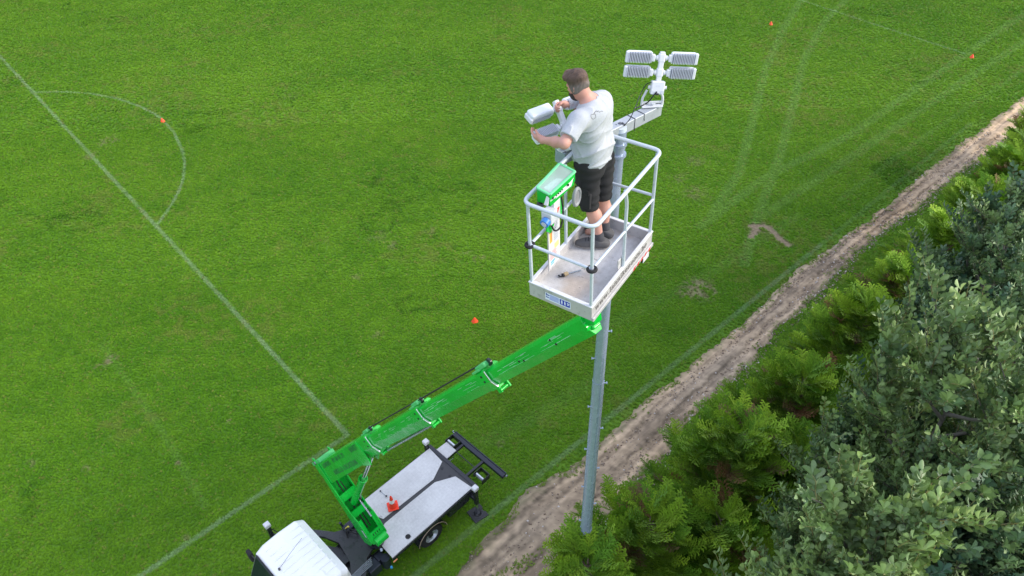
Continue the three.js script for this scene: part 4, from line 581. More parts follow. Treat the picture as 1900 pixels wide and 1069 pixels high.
  const zr = b1.z, mA = onZ(1221.5, 150, zr - 0.02), mB = onZ(1229.5, 98, zr - 0.10); globalThis.floodR = { b1, mA, mB };
  flood('white four-head LED floodlight with finned backs standing free at the far arm end', b1, fw1, mA, mB, V(1, -0.045, 0.06).normalize(), [0.15, 0.15, 0.15, 0.15]);
  // left floodlight, being turned by the person
  const b0 = c0.clone().addScaledVector(d, 0.085).setY(14.005), fw0 = V(-0.62, 0, -0.78).normalize(), lA = onZ(1055, 252, b0.z + 0.0), lB = onZ(1031, 189, b0.z - 0.17); globalThis.floodL = { b0, lA, lB };
  flood('white four-head LED floodlight gripped by the person in the basket', b0, fw0, lA, lB, V(0.82, -0.02, -0.57).normalize(), [2.6, 0.4, -0.5, 0.3]);
  // cable from the pole head to the right floodlight
  const t0 = V(PX + 0.03, PTOP + 0.01, PZ + 0.03), cab = [t0, onZ(1168, 222, PZ + 0.03), onZ(1180, 196, PZ - 0.05), onZ(1190, 172, zr + 0.02), onZ(1200, 156, zr), onZ(1210, 153, zr)];
  const cv = new THREE.CatmullRomCurve3(cab).getPoints(30); tag(obj('loop_cable', sweep(cv, 0.0045, 6), M.blackGloss), 'thin black cable looping from pole head to the free floodlight', 'cable');
  const c2 = new THREE.CatmullRomCurve3([onZ(1219, 170, zr + 0.055), onZ(1212, 178, zr + 0.06), onZ(1204, 188, zr + 0.05), onZ(1196, 193.5, zr + 0.06), onZ(1180, 201, zr + 0.16)]).getPoints(24); tag(obj('power_cable', sweep(c2, 0.0065, 8), M.blackGloss), 'short thick black cable hanging from the free floodlight driver box', 'cable');
}

// ---------------------------------------------------------------- the person: distance fields meshed by surface nets
function surfaceNets(f, lo, hi, c) {
  const nx = Math.ceil((hi.x - lo.x) / c) + 1, ny = Math.ceil((hi.y - lo.y) / c) + 1, nz = Math.ceil((hi.z - lo.z) / c) + 1, D = new Float32Array(nx * ny * nz), id = (i, j, k) => (k * ny + j) * nx + i;
  // coarse pass: far cells need no exact value
  const S = 4, far = c * S * 1.9;
  for (let k = 0; k < nz; k += S) for (let j = 0; j < ny; j += S) for (let i = 0; i < nx; i += S) {
    const m = f(lo.x + (i + S / 2) * c, lo.y + (j + S / 2) * c, lo.z + (k + S / 2) * c), skip = Math.abs(m) > far;
    for (let kk = k; kk < Math.min(nz, k + S); kk++) for (let jj = j; jj < Math.min(ny, j + S); jj++) for (let ii = i; ii < Math.min(nx, i + S); ii++) D[id(ii, jj, kk)] = skip ? m : f(lo.x + ii * c, lo.y + jj * c, lo.z + kk * c);
  }
  const vid = new Int32Array(nx * ny * nz).fill(-1), P = [], I = [], E = [[0, 1], [2, 3], [4, 5], [6, 7], [0, 2], [1, 3], [4, 6], [5, 7], [0, 4], [1, 5], [2, 6], [3, 7]];
  for (let k = 0; k < nz - 1; k++) for (let j = 0; j < ny - 1; j++) for (let i = 0; i < nx - 1; i++) {
    const v = []; let neg = 0; for (let q = 0; q < 8; q++) { const d = D[id(i + (q & 1), j + ((q >> 1) & 1), k + (q >> 2))]; v.push(d); if (d < 0) neg++; } if (neg === 0 || neg === 8) continue;
    let x = 0, y = 0, z = 0, n = 0; for (const [a, b] of E) if ((v[a] < 0) !== (v[b] < 0)) { const t = v[a] / (v[a] - v[b]); x += (a & 1) + t * ((b & 1) - (a & 1)); y += ((a >> 1) & 1) + t * (((b >> 1) & 1) - ((a >> 1) & 1)); z += (a >> 2) + t * ((b >> 2) - (a >> 2)); n++; }
    vid[id(i, j, k)] = P.length / 3; P.push(lo.x + (i + x / n) * c, lo.y + (j + y / n) * c, lo.z + (k + z / n) * c);
  }
  const quad = (a, b, cc, d, fl) => fl ? I.push(a, b, cc, a, cc, d) : I.push(a, cc, b, a, d, cc);
  for (let k = 1; k < nz - 1; k++) for (let j = 1; j < ny - 1; j++) for (let i = 1; i < nx - 1; i++) {
    const s = D[id(i, j, k)] < 0;
    if (s !== D[id(i + 1, j, k)] < 0) quad(vid[id(i, j - 1, k - 1)], vid[id(i, j, k - 1)], vid[id(i, j, k)], vid[id(i, j - 1, k)], s);
    if (s !== D[id(i, j + 1, k)] < 0) quad(vid[id(i - 1, j, k - 1)], vid[id(i - 1, j, k)], vid[id(i, j, k)], vid[id(i, j, k - 1)], s);
    if (s !== D[id(i, j, k + 1)] < 0) quad(vid[id(i - 1, j - 1, k)], vid[id(i, j - 1, k)], vid[id(i, j, k)], vid[id(i - 1, j, k)], s);
  }
  const Nn = new Float32Array(P.length), e = c * 0.5; for (let q = 0; q < P.length; q += 3) { const n = V(f(P[q] + e, P[q + 1], P[q + 2]) - f(P[q] - e, P[q + 1], P[q + 2]), f(P[q], P[q + 1] + e, P[q + 2]) - f(P[q], P[q + 1] - e, P[q + 2]), f(P[q], P[q + 1], P[q + 2] + e) - f(P[q], P[q + 1], P[q + 2] - e)).normalize(); Nn[q] = n.x; Nn[q + 1] = n.y; Nn[q + 2] = n.z; }
  const g = new THREE.BufferGeometry(); g.setAttribute('position', new THREE.Float32BufferAttribute(P, 3)); g.setAttribute('normal', new THREE.Float32BufferAttribute(Nn, 3)); g.setIndex(I); return g;
}
const smin = (a, b, k) => { const h = Math.max(k - Math.abs(a - b), 0) / k; return Math.min(a, b) - h * h * k * 0.25; }, smax = (a, b, k) => -smin(-a, -b, k);
function cone(A, Bv, ra, rb) { const dx = Bv.x - A.x, dy = Bv.y - A.y, dz = Bv.z - A.z, l2 = dx * dx + dy * dy + dz * dz; return (x, y, z) => { const px = x - A.x, py = y - A.y, pz = z - A.z; let t = (px * dx + py * dy + pz * dz) / l2; t = t < 0 ? 0 : t > 1 ? 1 : t; const qx = px - dx * t, qy = py - dy * t, qz = pz - dz * t; return Math.sqrt(qx * qx + qy * qy + qz * qz) - (ra + (rb - ra) * t); }; }
function ellip(C, X, Y, Z, a, b, c) { return (x, y, z) => { const px = x - C.x, py = y - C.y, pz = z - C.z, u = (px * X.x + py * X.y + pz * X.z) / a, v = (px * Y.x + py * Y.y + pz * Y.z) / b, w = (px * Z.x + py * Z.y + pz * Z.z) / c, k = Math.sqrt(u * u + v * v + w * w); return (k - 1) * Math.min(a, b, c) * (k > 1 ? 1 : 1); }; }
const blend = (list, k) => (x, y, z) => { let d = 1e3; for (const f of list) d = smin(d, f(x, y, z), k); return d; };
const bounds = (pts, m) => { const b = new THREE.Box3().setFromPoints(pts); b.expandByScalar(m); return [b.min, b.max]; };
{
  const J = (x, y, z) => onZ(x, y, z);
  const FW = V(-0.88, 0, -0.47).normalize(), RT = V(0.47, 0, -0.88).normalize();
  const foot = (x, y) => onPlane(x, y, K(0, 0, 0.02), KU);
  // joints, placed from the photograph at the depth of the basket floor they stand on
  const anL = foot(1112, 459).add(V(0, 0.085, 0)), anR = foot(1121, 439).add(V(0, 0.085, 0));
  const knL = J(1094, 378, -5.50), knR = J(1117, 368, -5.66), hpL = J(1090, 303, -5.50), hpR = J(1117, 296, -5.67);
  const pelv = J(1104, 300, -5.585), lum = J(1104, 268, -5.585), chest = J(1099, 228, -5.575), upper = J(1103, 203, -5.57);
  const shL = J(1074, 224, -5.385), shR = J(1116, 187, -5.745), elL = J(1047, 266, -5.235), wrL = J(1007, 260, -5.46), elR = J(1086, 196, -5.97), wrR = J(1048, 194, -5.83);
  const neck0 = J(1096, 192, -5.575), head = J(1072, 158, -5.60);
  const man = thing('person', 'person in grey t-shirt and black shorts in the basket, hands on a floodlight', 'person', K(0.08, -0.02, 0.02)); man.updateMatrixWorld(true);
  const skin = std(lin(0.50, 0.235, 0.165), 0.55), skinMap = (g, tintFn) => { const p = g.attributes.position, c = new Float32Array(p.count * 3); for (let i = 0; i < p.count; i++) { const t = tintFn(p.getX(i), p.getY(i), p.getZ(i)); c[3 * i] = t[0]; c[3 * i + 1] = t[1]; c[3 * i + 2] = t[2]; } g.setAttribute('color', new THREE.BufferAttribute(c, 3)); return g; };
  // head frame: looking left, a little down, slightly away
  const HF = V(-0.74, -0.36, -0.56).normalize(), HR = HF.clone().cross(V(0.05, 1, 0.05)).normalize(), HU = HR.clone().cross(HF).normalize(), HS = 0.89, hp = (f, u, r) => head.clone().addScaledVector(HF, f * HS).addScaledVector(HU, u * HS).addScaledVector(HR, r * HS), eH = (c, X, Y, Z, a, b, q) => ellip(c, X, Y, Z, a * HS, b * HS, q * HS);
  const headF = blend([eH(hp(-0.012, 0.022, 0), HF, HU, HR, 0.100, 0.104, 0.080), eH(hp(0.022, -0.05, 0), HF, HU, HR, 0.070, 0.075, 0.060), cone(hp(0.05, -0.088, 0.012), hp(0.05, -0.088, -0.012), 0.030, 0.030)], 0.04);
  const nose = cone(hp(0.088, 0.005, 0), hp(0.108, -0.032, 0), 0.010, 0.015), brow = cone(hp(0.084, 0.022, 0.032), hp(0.084, 0.022, -0.032), 0.012, 0.012), lips = cone(hp(0.088, -0.062, 0.018), hp(0.088, -0.062, -0.018), 0.009, 0.009);
  const ear = (s) => (x, y, z) => smax(eH(hp(-0.005, -0.008, s * 0.080), HF.clone().addScaledVector(HU, 0.2).normalize(), HU.clone().addScaledVector(HF, -0.2).normalize(), HR, 0.020, 0.033, 0.014)(x, y, z), -eH(hp(0.002, -0.004, s * 0.092), HF, HU, HR, 0.010, 0.018, 0.009)(x, y, z), 0.008);
  const earL = ear(-1), earR = ear(1), neck = cone(neck0, hp(-0.035, -0.075, 0), 0.066, 0.058);
  const eye = (s) => eH(hp(0.080, 0.0, s * 0.032), HF, HU, HR, 0.014, 0.008, 0.014);
  const eL = eye(-1), eR = eye(1);
  const skull = (x, y, z) => { let d = smin(headF(x, y, z), nose(x, y, z), 0.015); d = smin(d, brow(x, y, z), 0.02); d = smin(d, lips(x, y, z), 0.012); d = smin(d, earL(x, y, z), 0.006); d = smin(d, earR(x, y, z), 0.006); d = smax(d, -eL(x, y, z), 0.006); return smax(d, -eR(x, y, z), 0.006); };
  // trunk and limbs
  const off = (p, f, r, u = 0) => p.clone().addScaledVector(FW, f).addScaledVector(RT, r).add(V(0, u, 0));
  const trunk = [cone(off(pelv, 0, -0.075), off(lum, 0.01, -0.07), 0.113, 0.117), cone(off(pelv, 0, 0.075), off(lum, 0.01, 0.07), 0.113, 0.117), cone(off(lum, 0.01, -0.07), off(chest, 0.0, -0.085), 0.117, 0.115), cone(off(lum, 0.01, 0.07), off(chest, 0.0, 0.085), 0.117, 0.115), cone(off(chest, 0, -0.085), off(upper, -0.005, -0.085), 0.115, 0.094), cone(off(chest, 0, 0.085), off(upper, -0.005, 0.085), 0.115, 0.094), cone(upper, neck0, 0.12, 0.075), cone(off(upper, 0, -0.08), shL, 0.095, 0.072), cone(off(upper, 0, 0.08), shR, 0.095, 0.072)];
  const armL = [cone(shL, elL, 0.060, 0.043), cone(elL, wrL.clone().lerp(elL, 0.62), 0.044, 0.043), cone(wrL.clone().lerp(elL, 0.62), wrL, 0.043, 0.028)], armR = [cone(shR, elR, 0.060, 0.043), cone(elR, wrR.clone().lerp(elR, 0.62), 0.044, 0.042), cone(wrR.clone().lerp(elR, 0.62), wrR, 0.042, 0.028)];
  const calf = (k, a) => { const m = k.clone().lerp(a, 0.3).addScaledVector(FW, -0.018); return [cone(k, m, 0.054, 0.058), cone(m, a, 0.058, 0.034)]; };
  const legs = [cone(hpL, knL, 0.095, 0.058), cone(hpR, knR, 0.095, 0.058), ...calf(knL, anL), ...calf(knR, anR)];
  // hands: palm plus five jointed digits closing on what they hold
  const digits = []; const handPts = [];
  const hand = (w, dir, palmN, side, curls, spread) => {     // dir: wrist to knuckles, palmN: out of the palm, side: towards the thumb
    const d = dir.clone().normalize(), n = palmN.clone().addScaledVector(d, -palmN.dot(d)).normalize(), s = side.clone().addScaledVector(d, -side.dot(d)).addScaledVector(n, -side.dot(n)).normalize(), at = (a, b, c) => w.clone().addScaledVector(d, a).addScaledVector(s, b).addScaledVector(n, c);
    const list = [cone(at(0, 0, 0), at(0.075, 0.022, 0), 0.027, 0.018), cone(at(0, 0, 0), at(0.078, 0, 0), 0.027, 0.019), cone(at(0.005, 0, 0), at(0.070, -0.024, 0.002), 0.026, 0.017), cone(at(0.01, 0.012, 0.006), at(0.04, 0.030, 0.008), 0.02, 0.018)]; handPts.push(at(0, 0, 0), at(0.1, 0.05, 0.06), at(0.1, -0.05, -0.02), at(0.16, 0, 0), at(0.05, 0, 0.08), at(0.05, 0.08, 0.02));
    const fl = []; [[0.030, 0.040, 0.024, 0.019], [0.010, 0.044, 0.027, 0.021], [-0.010, 0.040, 0.025, 0.020], [-0.028, 0.032, 0.019, 0.017]].forEach(([b, l1, l2, l3], i) => { let a = curls[i], p = at(0.078 - (i === 3 ? 0.008 : 0), b, 0); const sp = spread * (1.5 - i); let dirv = (ang) => d.clone().multiplyScalar(Math.cos(ang)).addScaledVector(n, Math.sin(ang)).addScaledVector(s, sp); for (const [l, r0, r1, k] of [[l1, 0.0100, 0.0092, 0.62], [l2, 0.0092, 0.0085, 1.45], [l3, 0.0085, 0.0070, 2.05]]) { const q = p.clone().addScaledVector(dirv(a * k), l); fl.push(cone(p, q, r0, r1)); p = q; } });
    const t0 = at(0.022, 0.026, 0.006), t1 = at(0.050, 0.050, 0.022), t2 = at(0.074, 0.050, 0.036), t3 = at(0.090, 0.038, 0.046); const th = [cone(t0, t1, 0.014, 0.011), cone(t1, t2, 0.011, 0.010), cone(t2, t3, 0.010, 0.008)];
    const palm = blend(list, 0.02), thumb = blend(th, 0.006); return (x, y, z) => { let q = palm(x, y, z), m = 1e3; for (const f of fl) m = Math.min(m, f(x, y, z)); q = smin(q, m, 0.006); return smin(q, thumb(x, y, z), 0.012); };
  };
  const hL = J(992, 253, -5.53), hR = J(1034, 196, -5.80);
  const handL = hand(wrL, hL.clone().sub(wrL), V(0.35, 0.55, -0.6), V(-0.1, 1, 0.1), [0.55, 0.62, 0.68, 0.72], 0.05), handR = hand(wrR, hR.clone().sub(wrR), V(-0.1, -0.2, 0.95), V(0.1, 1, 0.2), [1.15, 1.2, 1.22, 1.25], 0.0);
  const footF = (an, s) => { const d = V(-0.96, 0, -0.24).normalize(); return [cone(an, an.clone().addScaledVector(d, 0.16).add(V(0, -0.05, 0)), 0.036, 0.03)]; };
  const bodyList = blend([...trunk.slice(0, 7), trunk[7], trunk[8], ...legs, ...footF(anL), ...footF(anR), neck], 0.05), aL = blend([...armL], 0.03), aR = blend([...armR], 0.03);
  const tint = (x, y, z) => { const n = 0.90 + 0.22 * noise3(x * 14, y * 14, z * 14), q = (noise3(x * 5 + 4, y * 5, z * 5) - 0.5) * 0.16; return [n * (1 + q * 0.3), n * (1 - q), n * (1 - q)]; };
  const fBody = (x, y, z) => smin(smin(bodyList(x, y, z), aL(x, y, z), 0.03), aR(x, y, z), 0.03);
  const [l0, h0] = bounds([anL, anR, head, wrL, wrR, shL, shR, elL, elR, off(pelv, -0.2, 0), off(pelv, 0.2, 0), off(pelv, 0, 0.25), off(pelv, 0, -0.25)], 0.12);
  const cutTop = hp(-0.03, -0.065, 0).y; void cutTop;
  // body without hands and head, then hands and head on finer grids, all one mesh
  const parts = [surfaceNets(fBody, l0, h0, 0.011)];
  for (const [f, w, h] of [[(x, y, z) => smin(handL(x, y, z), aL(x, y, z), 0.012), wrL, hL], [(x, y, z) => smin(handR(x, y, z), aR(x, y, z), 0.012), wrR, hR]]) { const d = h.clone().sub(w).normalize(), c = w.clone().addScaledVector(d, 0.065), clip = (x, y, z) => smax(f(x, y, z), -((x - w.x) * d.x + (y - w.y) * d.y + (z - w.z) * d.z) - 0.035, 0.001); parts.push(surfaceNets(clip, c.clone().addScalar(-0.125), c.clone().addScalar(0.125), 0.0032)); }
  { const f = (x, y, z) => smin(skull(x, y, z), neck(x, y, z), 0.03); parts.push(surfaceNets(f, head.clone().add(V(-0.17, -0.19, -0.17)), head.clone().add(V(0.17, 0.17, 0.17)), 0.0045)); }
  const wearsColor = std(lin(1, 1, 1), 0.55, 0, { vertexColors: true });
  const bodyG = mergeGeometries(parts.map((g) => { const q = g.toNonIndexed(); return skinMap(q, (x, y, z) => { const t = tint(x, y, z); const rosy = 1 - 0.12 * sstep(0.12, 0.05, Math.hypot(x - hp(-0.01, -0.06, -0.06).x, y - hp(0, -0.06, 0).y, z - head.z)); return [0.52 * t[0], 0.27 * t[1] * rosy, 0.205 * t[2] * rosy]; }); })); bodyG.applyMatrix4(man.matrixWorld.clone().invert());
  const body = new THREE.Mesh(bodyG, wearsColor); body.name = 'body'; body.castShadow = body.receiveShadow = true; man.add(body);
  const wear = (name, f, pts, m, c, mat) => { const [a, b] = bounds(pts, m); const g = surfaceNets(f, a, b, c); const q = plain(g); q.applyMatrix4(man.matrixWorld.clone().invert()); const o = new THREE.Mesh(boxUV(q), mat); o.name = name; o.castShadow = o.receiveShadow = true; body.add(o); return o; };
  const cloth = tex(256, (u, v) => 0.93 + 0.10 * (tnoise(u, v, 50, 2) - 0.5) + 0.08 * (tnoise(u, v, 5, 3) - 0.5), { repeat: [3, 3] });
  // t-shirt: trunk and sleeves, a little looser than the body, with folds running from the right hip to the left shoulder
  const slL = [cone(shL, shL.clone().lerp(elL, 0.80), 0.080, 0.074)], slR = [cone(shR, shR.clone().lerp(elR, 0.80), 0.086, 0.078)];
  const shirtCore = blend([...trunk, cone(off(pelv, 0.02, -0.07, 0.02), off(lum, 0.03, -0.07), 0.118, 0.124), cone(off(pelv, 0.02, 0.07, 0.02), off(lum, 0.03, 0.07), 0.118, 0.124)], 0.07), sleL = blend(slL, 0.02), sleR = blend(slR, 0.02);
  const uL = elL.clone().sub(shL).normalize(), uR = elR.clone().sub(shR).normalize(), cufL = shL.clone().lerp(elL, 0.74), cufR = shR.clone().lerp(elR, 0.74);
  const hem = J(1102, 299, -5.58), hemN = V(0.40, -1, 0.21).normalize(), colN = HU.clone().multiplyScalar(0.6).addScaledVector(HF, 0.5).add(V(0, 0.6, 0)).normalize(), col = neck0.clone().add(V(-0.004, 0.018, 0));
  const collar = blend([cone(neck0.clone().add(V(0, 0.022, 0)), hp(-0.035, -0.075, 0), 0.070, 0.085), cone(hp(-0.035, -0.075, 0), hp(0, 0, 0), 0.085, 0.16)], 0.02); void col; void colN;
  const fold = (x, y, z) => { const px = (x - chest.x), py = (y - chest.y), pz = z - chest.z, lr = px * RT.x + pz * RT.z; const q = py * 0.86 + lr * 0.5 - px * 0.55, w = 0.5 + 0.5 * noise3(x * 5, y * 5, z * 5), low = sstep(0.10, -0.22, py); const a = -0.020 * Math.pow(1 - Math.abs(Math.sin(q * 21 + 4 * noise3(x * 4, y * 4, z * 4))), 2.5) * low * w, b = -0.011 * Math.pow(1 - Math.abs(Math.sin((py * 1.0 - lr * 0.9) * 26 + 5 * noise3(x * 5, y * 5, z * 5))), 3) * w; return a + b + 0.016 * (noise3(x * 9, y * 9, z * 9) - 0.5); };
  const shirtF = (x, y, z) => { let t = smax(shirtCore(x, y, z) - 0.004, (x - hem.x) * hemN.x + (y - hem.y) * hemN.y + (z - hem.z) * hemN.z - 0.012 * Math.sin(x * 30 + z * 25), 0.008); const a = smax(sleL(x, y, z), (x - cufL.x) * uL.x + (y - cufL.y) * uL.y + (z - cufL.z) * uL.z, 0.006), b = smax(sleR(x, y, z), (x - cufR.x) * uR.x + (y - cufR.y) * uR.y + (z - cufR.z) * uR.z, 0.006); t = smin(smin(t, a, 0.035), b, 0.035); t = smax(t, -collar(x, y, z), 0.008); return t + fold(x, y, z); };
  const trunkPts = [off(pelv, 0.22, 0.2), off(pelv, -0.22, -0.2), off(upper, 0.15, 0), off(upper, -0.16, 0, 0.1), shL, shR, elL, elR, neck0];
  const shirt = wear('t_shirt', shirtF, trunkPts, 0.1, 0.0085, std(lin(0.49, 0.52, 0.55), 0.9, 0, { map: cloth }));
  // faint print on the back
  { const ink = std(lin(0.10, 0.095, 0.10), 0.8), dot = (x, y, r) => { const o = V(0, CAMH, 0), d = ray(x, y).normalize(); let t = 4; for (let i = 0; i < 80; i++) { const p = o.clone().addScaledVector(d, t), s = shirtF(p.x, p.y, p.z); if (s < 0.0008) break; t += Math.max(0.0008, s * 0.7); if (t > 9) break; } return o.clone().addScaledVector(d, t - 0.0006); };
    const stroke = (name, pts, r) => { const q = []; for (let i = 0; i + 1 < pts.length; i++) for (let k = 0; k < 4; k++) q.push(dot(mix(pts[i][0], pts[i + 1][0], k / 4), mix(pts[i][1], pts[i + 1][1], k / 4))); q.push(dot(...pts[pts.length - 1])); const g = sweep(q, r, 6); g.applyMatrix4(man.matrixWorld.clone().invert()); obj(name, g, ink, shirt); };
    stroke('print_mark', [[1096.5, 212.5], [1104.5, 211.5], [1106, 218], [1100.5, 221.5], [1097, 218], [1096.5, 212.5]], 0.0013);
    stroke('print_mark', [[1101.8, 211.5], [1104.6, 207]], 0.0022); stroke('print_mark', [[1105, 206.8], [1107, 205.8], [1109, 207.2], [1111, 205.6]], 0.0020); stroke('print_mark', [[1111.5, 207.5], [1113, 208.3], [1114, 206.6]], 0.0018); stroke('print_mark', [[1115.2, 206.6], [1117, 205.9], [1118.8, 206.6]], 0.0018); }
  // shorts
  const hemS = (h, k, t) => { const d = k.clone().sub(h).normalize(), p = h.clone().lerp(k, t); return (x, y, z) => (x - p.x) * d.x + (y - p.y) * d.y + (z - p.z) * d.z; }, kL = knL.clone().addScaledVector(knL.clone().sub(hpL), 0.3), kR = knR.clone().addScaledVector(knR.clone().sub(hpR), 0.3), hmL = hemS(hpL, kL, 0.85), hmR = hemS(hpR, kR, 0.74);
  const thL = blend([cone(hpL, kL, 0.116, 0.080)], 0.02), thR = blend([cone(hpR, kR, 0.114, 0.078)], 0.02), seat = blend(trunk.slice(0, 2), 0.06), belt = J(1104, 287, -5.585).y;
  const shortsF = (x, y, z) => { let t = smax(seat(x, y, z) - 0.008, y - belt - 0.38 * (x - pelv.x) - 0.2 * (z - pelv.z), 0.01); const a = smax(thL(x, y, z), hmL(x, y, z), 0.006), b = smax(thR(x, y, z), hmR(x, y, z), 0.006); t = smin(smin(t, a, 0.05), b, 0.05); return t + 0.020 * (noise3(x * 8 + 3, y * 8, z * 8) - 0.5) + 0.004 * Math.sin(y * 70 + 6 * noise3(x * 6, y * 6, z * 6)); };
  const shortsM = std(lin(0.020, 0.020, 0.022), 0.9, 0, { map: cloth });
  const shorts = wear('shorts', shortsF, [off(pelv, 0.2, 0.2), off(pelv, -0.2, -0.2), kL, kR, hpL, hpR], 0.12, 0.0085, shortsM);
  const pocket = (name, P0, nrm, w, h, t, mat) => { const n = nrm.clone().normalize(), x = V(0, 1, 0).cross(n).normalize(), y = n.clone().cross(x); const g = place(bx(w, h, t, 0, 0, 0, 0.012), basis(x, y, n, P0)); g.applyMatrix4(man.matrixWorld.clone().invert()); obj(name, g, mat, shorts); };
  const sideN = RT.clone().negate().addScaledVector(FW, 0.25).normalize(); pocket('cargo_pocket', hpL.clone().lerp(kL, 0.60).addScaledVector(sideN, 0.078), sideN, 0.15, 0.17, 0.035, shortsM); pocket('pocket_flap', hpL.clone().lerp(kL, 0.42).addScaledVector(sideN, 0.098), sideN, 0.155, 0.05, 0.012, shortsM); const holN = sideN.clone().addScaledVector(FW, 0.7).normalize(); pocket('holster_pocket', hpL.clone().lerp(kL, 0.20).addScaledVector(holN, 0.092), holN, 0.12, 0.19, 0.03, shortsM);
  pocket('rivet', J(1071, 318, -5.385).addScaledVector(holN, 0.015), holN, 0.016, 0.010, 0.006, M.white); pocket('rivet', J(1069, 330, -5.38).addScaledVector(holN, 0.015), holN, 0.016, 0.010, 0.006, M.white);
  // hair, beard, socks, shoes
  const hairF = (x, y, z) => { const q = headF(x, y, z), px = x - head.x, py = y - head.y, pz = z - head.z, f = px * HF.x + py * HF.y + pz * HF.z, u = px * HU.x + py * HU.y + pz * HU.z, s = Math.abs(px * HR.x + py * HR.y + pz * HR.z), top = sstep(0.02, 0.10, u), quiff = sstep(0.02, 0.09, f) * sstep(0.04, 0.10, u); let d = q - 0.007 - 0.014 * top - 0.022 * quiff + 0.010 * (noise3(x * 60, y * 30, z * 60) - 0.5) + 0.014 * (noise3(x * 25, y * 25, z * 25) - 0.5); const line = smax(f - 0.062 + 0.35 * Math.max(0, 0.07 - u), -(u + 0.055 + 0.25 * f), 0.01); void s; return smax(d, u < 0.06 ? line : smin(line, f - 0.10, 0.01), 0.008); };
  const hairG = surfaceNets(hairF, head.clone().addScalar(-0.17), head.clone().addScalar(0.17), 0.0045).toNonIndexed(); skinMap(hairG, (x, y, z) => { const u = (x - head.x) * HU.x + (y - head.y) * HU.y + (z - head.z) * HU.z, f = (x - head.x) * HF.x + (y - head.y) * HF.y + (z - head.z) * HF.z, g = sstep(0.055, -0.01, u + 0.03 * (noise3(x * 30, y * 30, z * 30) - 0.5)) * 0.75, n = 0.6 + 0.9 * noise3(x * 90, y * 40, z * 90), tip = sstep(0.03, 0.1, f); return [mix(mix(0.085, 0.15, tip), 0.17, g) * n, mix(mix(0.052, 0.095, tip), 0.15, g) * n, mix(mix(0.036, 0.060, tip), 0.135, g) * n]; });
  hairG.applyMatrix4(man.matrixWorld.clone().invert()); const hair = new THREE.Mesh(hairG, std(lin(1, 1, 1), 0.75, 0, { vertexColors: true })); hair.name = 'hair'; hair.castShadow = hair.receiveShadow = true; body.add(hair);
  const beardF = (x, y, z) => { const q = smin(headF(x, y, z), lips(x, y, z), 0.012), px = x - head.x, py = y - head.y, pz = z - head.z, f = px * HF.x + py * HF.y + pz * HF.z, u = px * HU.x + py * HU.y + pz * HU.z; return smax(q - 0.006 + 0.009 * (noise3(x * 70, y * 70, z * 70) - 0.5), smax(u + 0.045 - 0.2 * Math.max(0, 0.05 - f), -(f - 0.024), 0.01), 0.006); };
  wear('beard', beardF, [head.clone().addScalar(-0.15), head.clone().addScalar(0.15)], 0.01, 0.0045, std(lin(0.040, 0.030, 0.026), 0.9));
  const feet = (an, kn, d) => { d.normalize(); const floorY0 = 0; void floorY0; const floorY = an.y - 0.085, s = d.clone().cross(UP), p = (f, u, r = 0) => an.clone().addScaledVector(d, f).addScaledVector(s, r).setY(floorY + u); const f = blend([cone(p(-0.055, 0.055), p(0.02, 0.065), 0.045, 0.050), cone(p(0.02, 0.062), p(0.13, 0.046), 0.052, 0.046), cone(p(0.13, 0.044), p(0.20, 0.038), 0.046, 0.034), cone(p(-0.03, 0.07), an.clone().add(V(0, 0.012, 0)), 0.045, 0.046)], 0.03);
    const sh = wear('shoe', (x, y, z) => smax(smax(f(x, y, z), floorY + 0.016 - y, 0.004), y - floorY - 0.115 + 0.25 * Math.abs((x - an.x) * d.x + (z - an.z) * d.z - 0.02), 0.01) + 0.004 * (noise3(x * 30, y * 30, z * 30) - 0.5), [p(-0.12, 0), p(0.26, 0.16), p(0, 0, 0.08), p(0, 0, -0.08)], 0.02, 0.006, std(lin(0.12, 0.118, 0.118), 0.85, 0, { map: again(grime, 6, 6) }));
    const g = plain(surfaceNets((x, y, z) => smax(smax(f(x, y, z) - 0.005, y - floorY - 0.024, 0.003), floorY + 0.002 - y, 0.002), p(-0.14, -0.01).min(p(0.27, 0)).addScalar(-0.09), p(-0.14, 0.05).max(p(0.27, 0)).addScalar(0.09), 0.006)); g.applyMatrix4(man.matrixWorld.clone().invert()); obj('sole', boxUV(g), std(lin(0.36, 0.33, 0.30), 0.8, 0, { map: grime }), sh);
    for (let k = 0; k < 4; k++) { const a = p(0.055 + k * 0.026, 0.105 - k * 0.007, -0.03), b = p(0.055 + k * 0.026, 0.105 - k * 0.007, 0.03); const lg = sweep([a, a.clone().lerp(b, 0.5).add(V(0, 0.008, 0)), b], 0.004, 6); lg.applyMatrix4(man.matrixWorld.clone().invert()); obj('lace', lg, std(lin(0.03, 0.03, 0.035), 0.8), sh); }
    const up = kn.clone().sub(an).normalize(); const sk = blend([cone(an.clone().addScaledVector(up, -0.03), an.clone().addScaledVector(up, 0.10), 0.049, 0.051)], 0.01); wear('sock', (x, y, z) => smax(sk(x, y, z), (x - an.x) * up.x + (y - an.y) * up.y + (z - an.z) * up.z - 0.098, 0.004) + 0.0015 * (noise3(x * 40, y * 20, z * 40) - 0.5), [an, an.clone().add(V(0, 0.14, 0))], 0.07, 0.006, std(lin(0.055, 0.056, 0.062), 0.95)); };
  feet(anL, knL, V(-0.98, 0, -0.16)); feet(anR, knR, V(-0.80, 0, -0.6));
}

// ---------------------------------------------------------------- hedge of conifers and the alders behind it
const geoFrom = (P, Nn, C, I) => { const g = new THREE.BufferGeometry(); g.setAttribute('position', new THREE.Float32BufferAttribute(P, 3)); g.setAttribute('normal', new THREE.Float32BufferAttribute(Nn, 3)); if (C) g.setAttribute('color', new THREE.Float32BufferAttribute(C, 3)); g.setIndex(I); return g; };
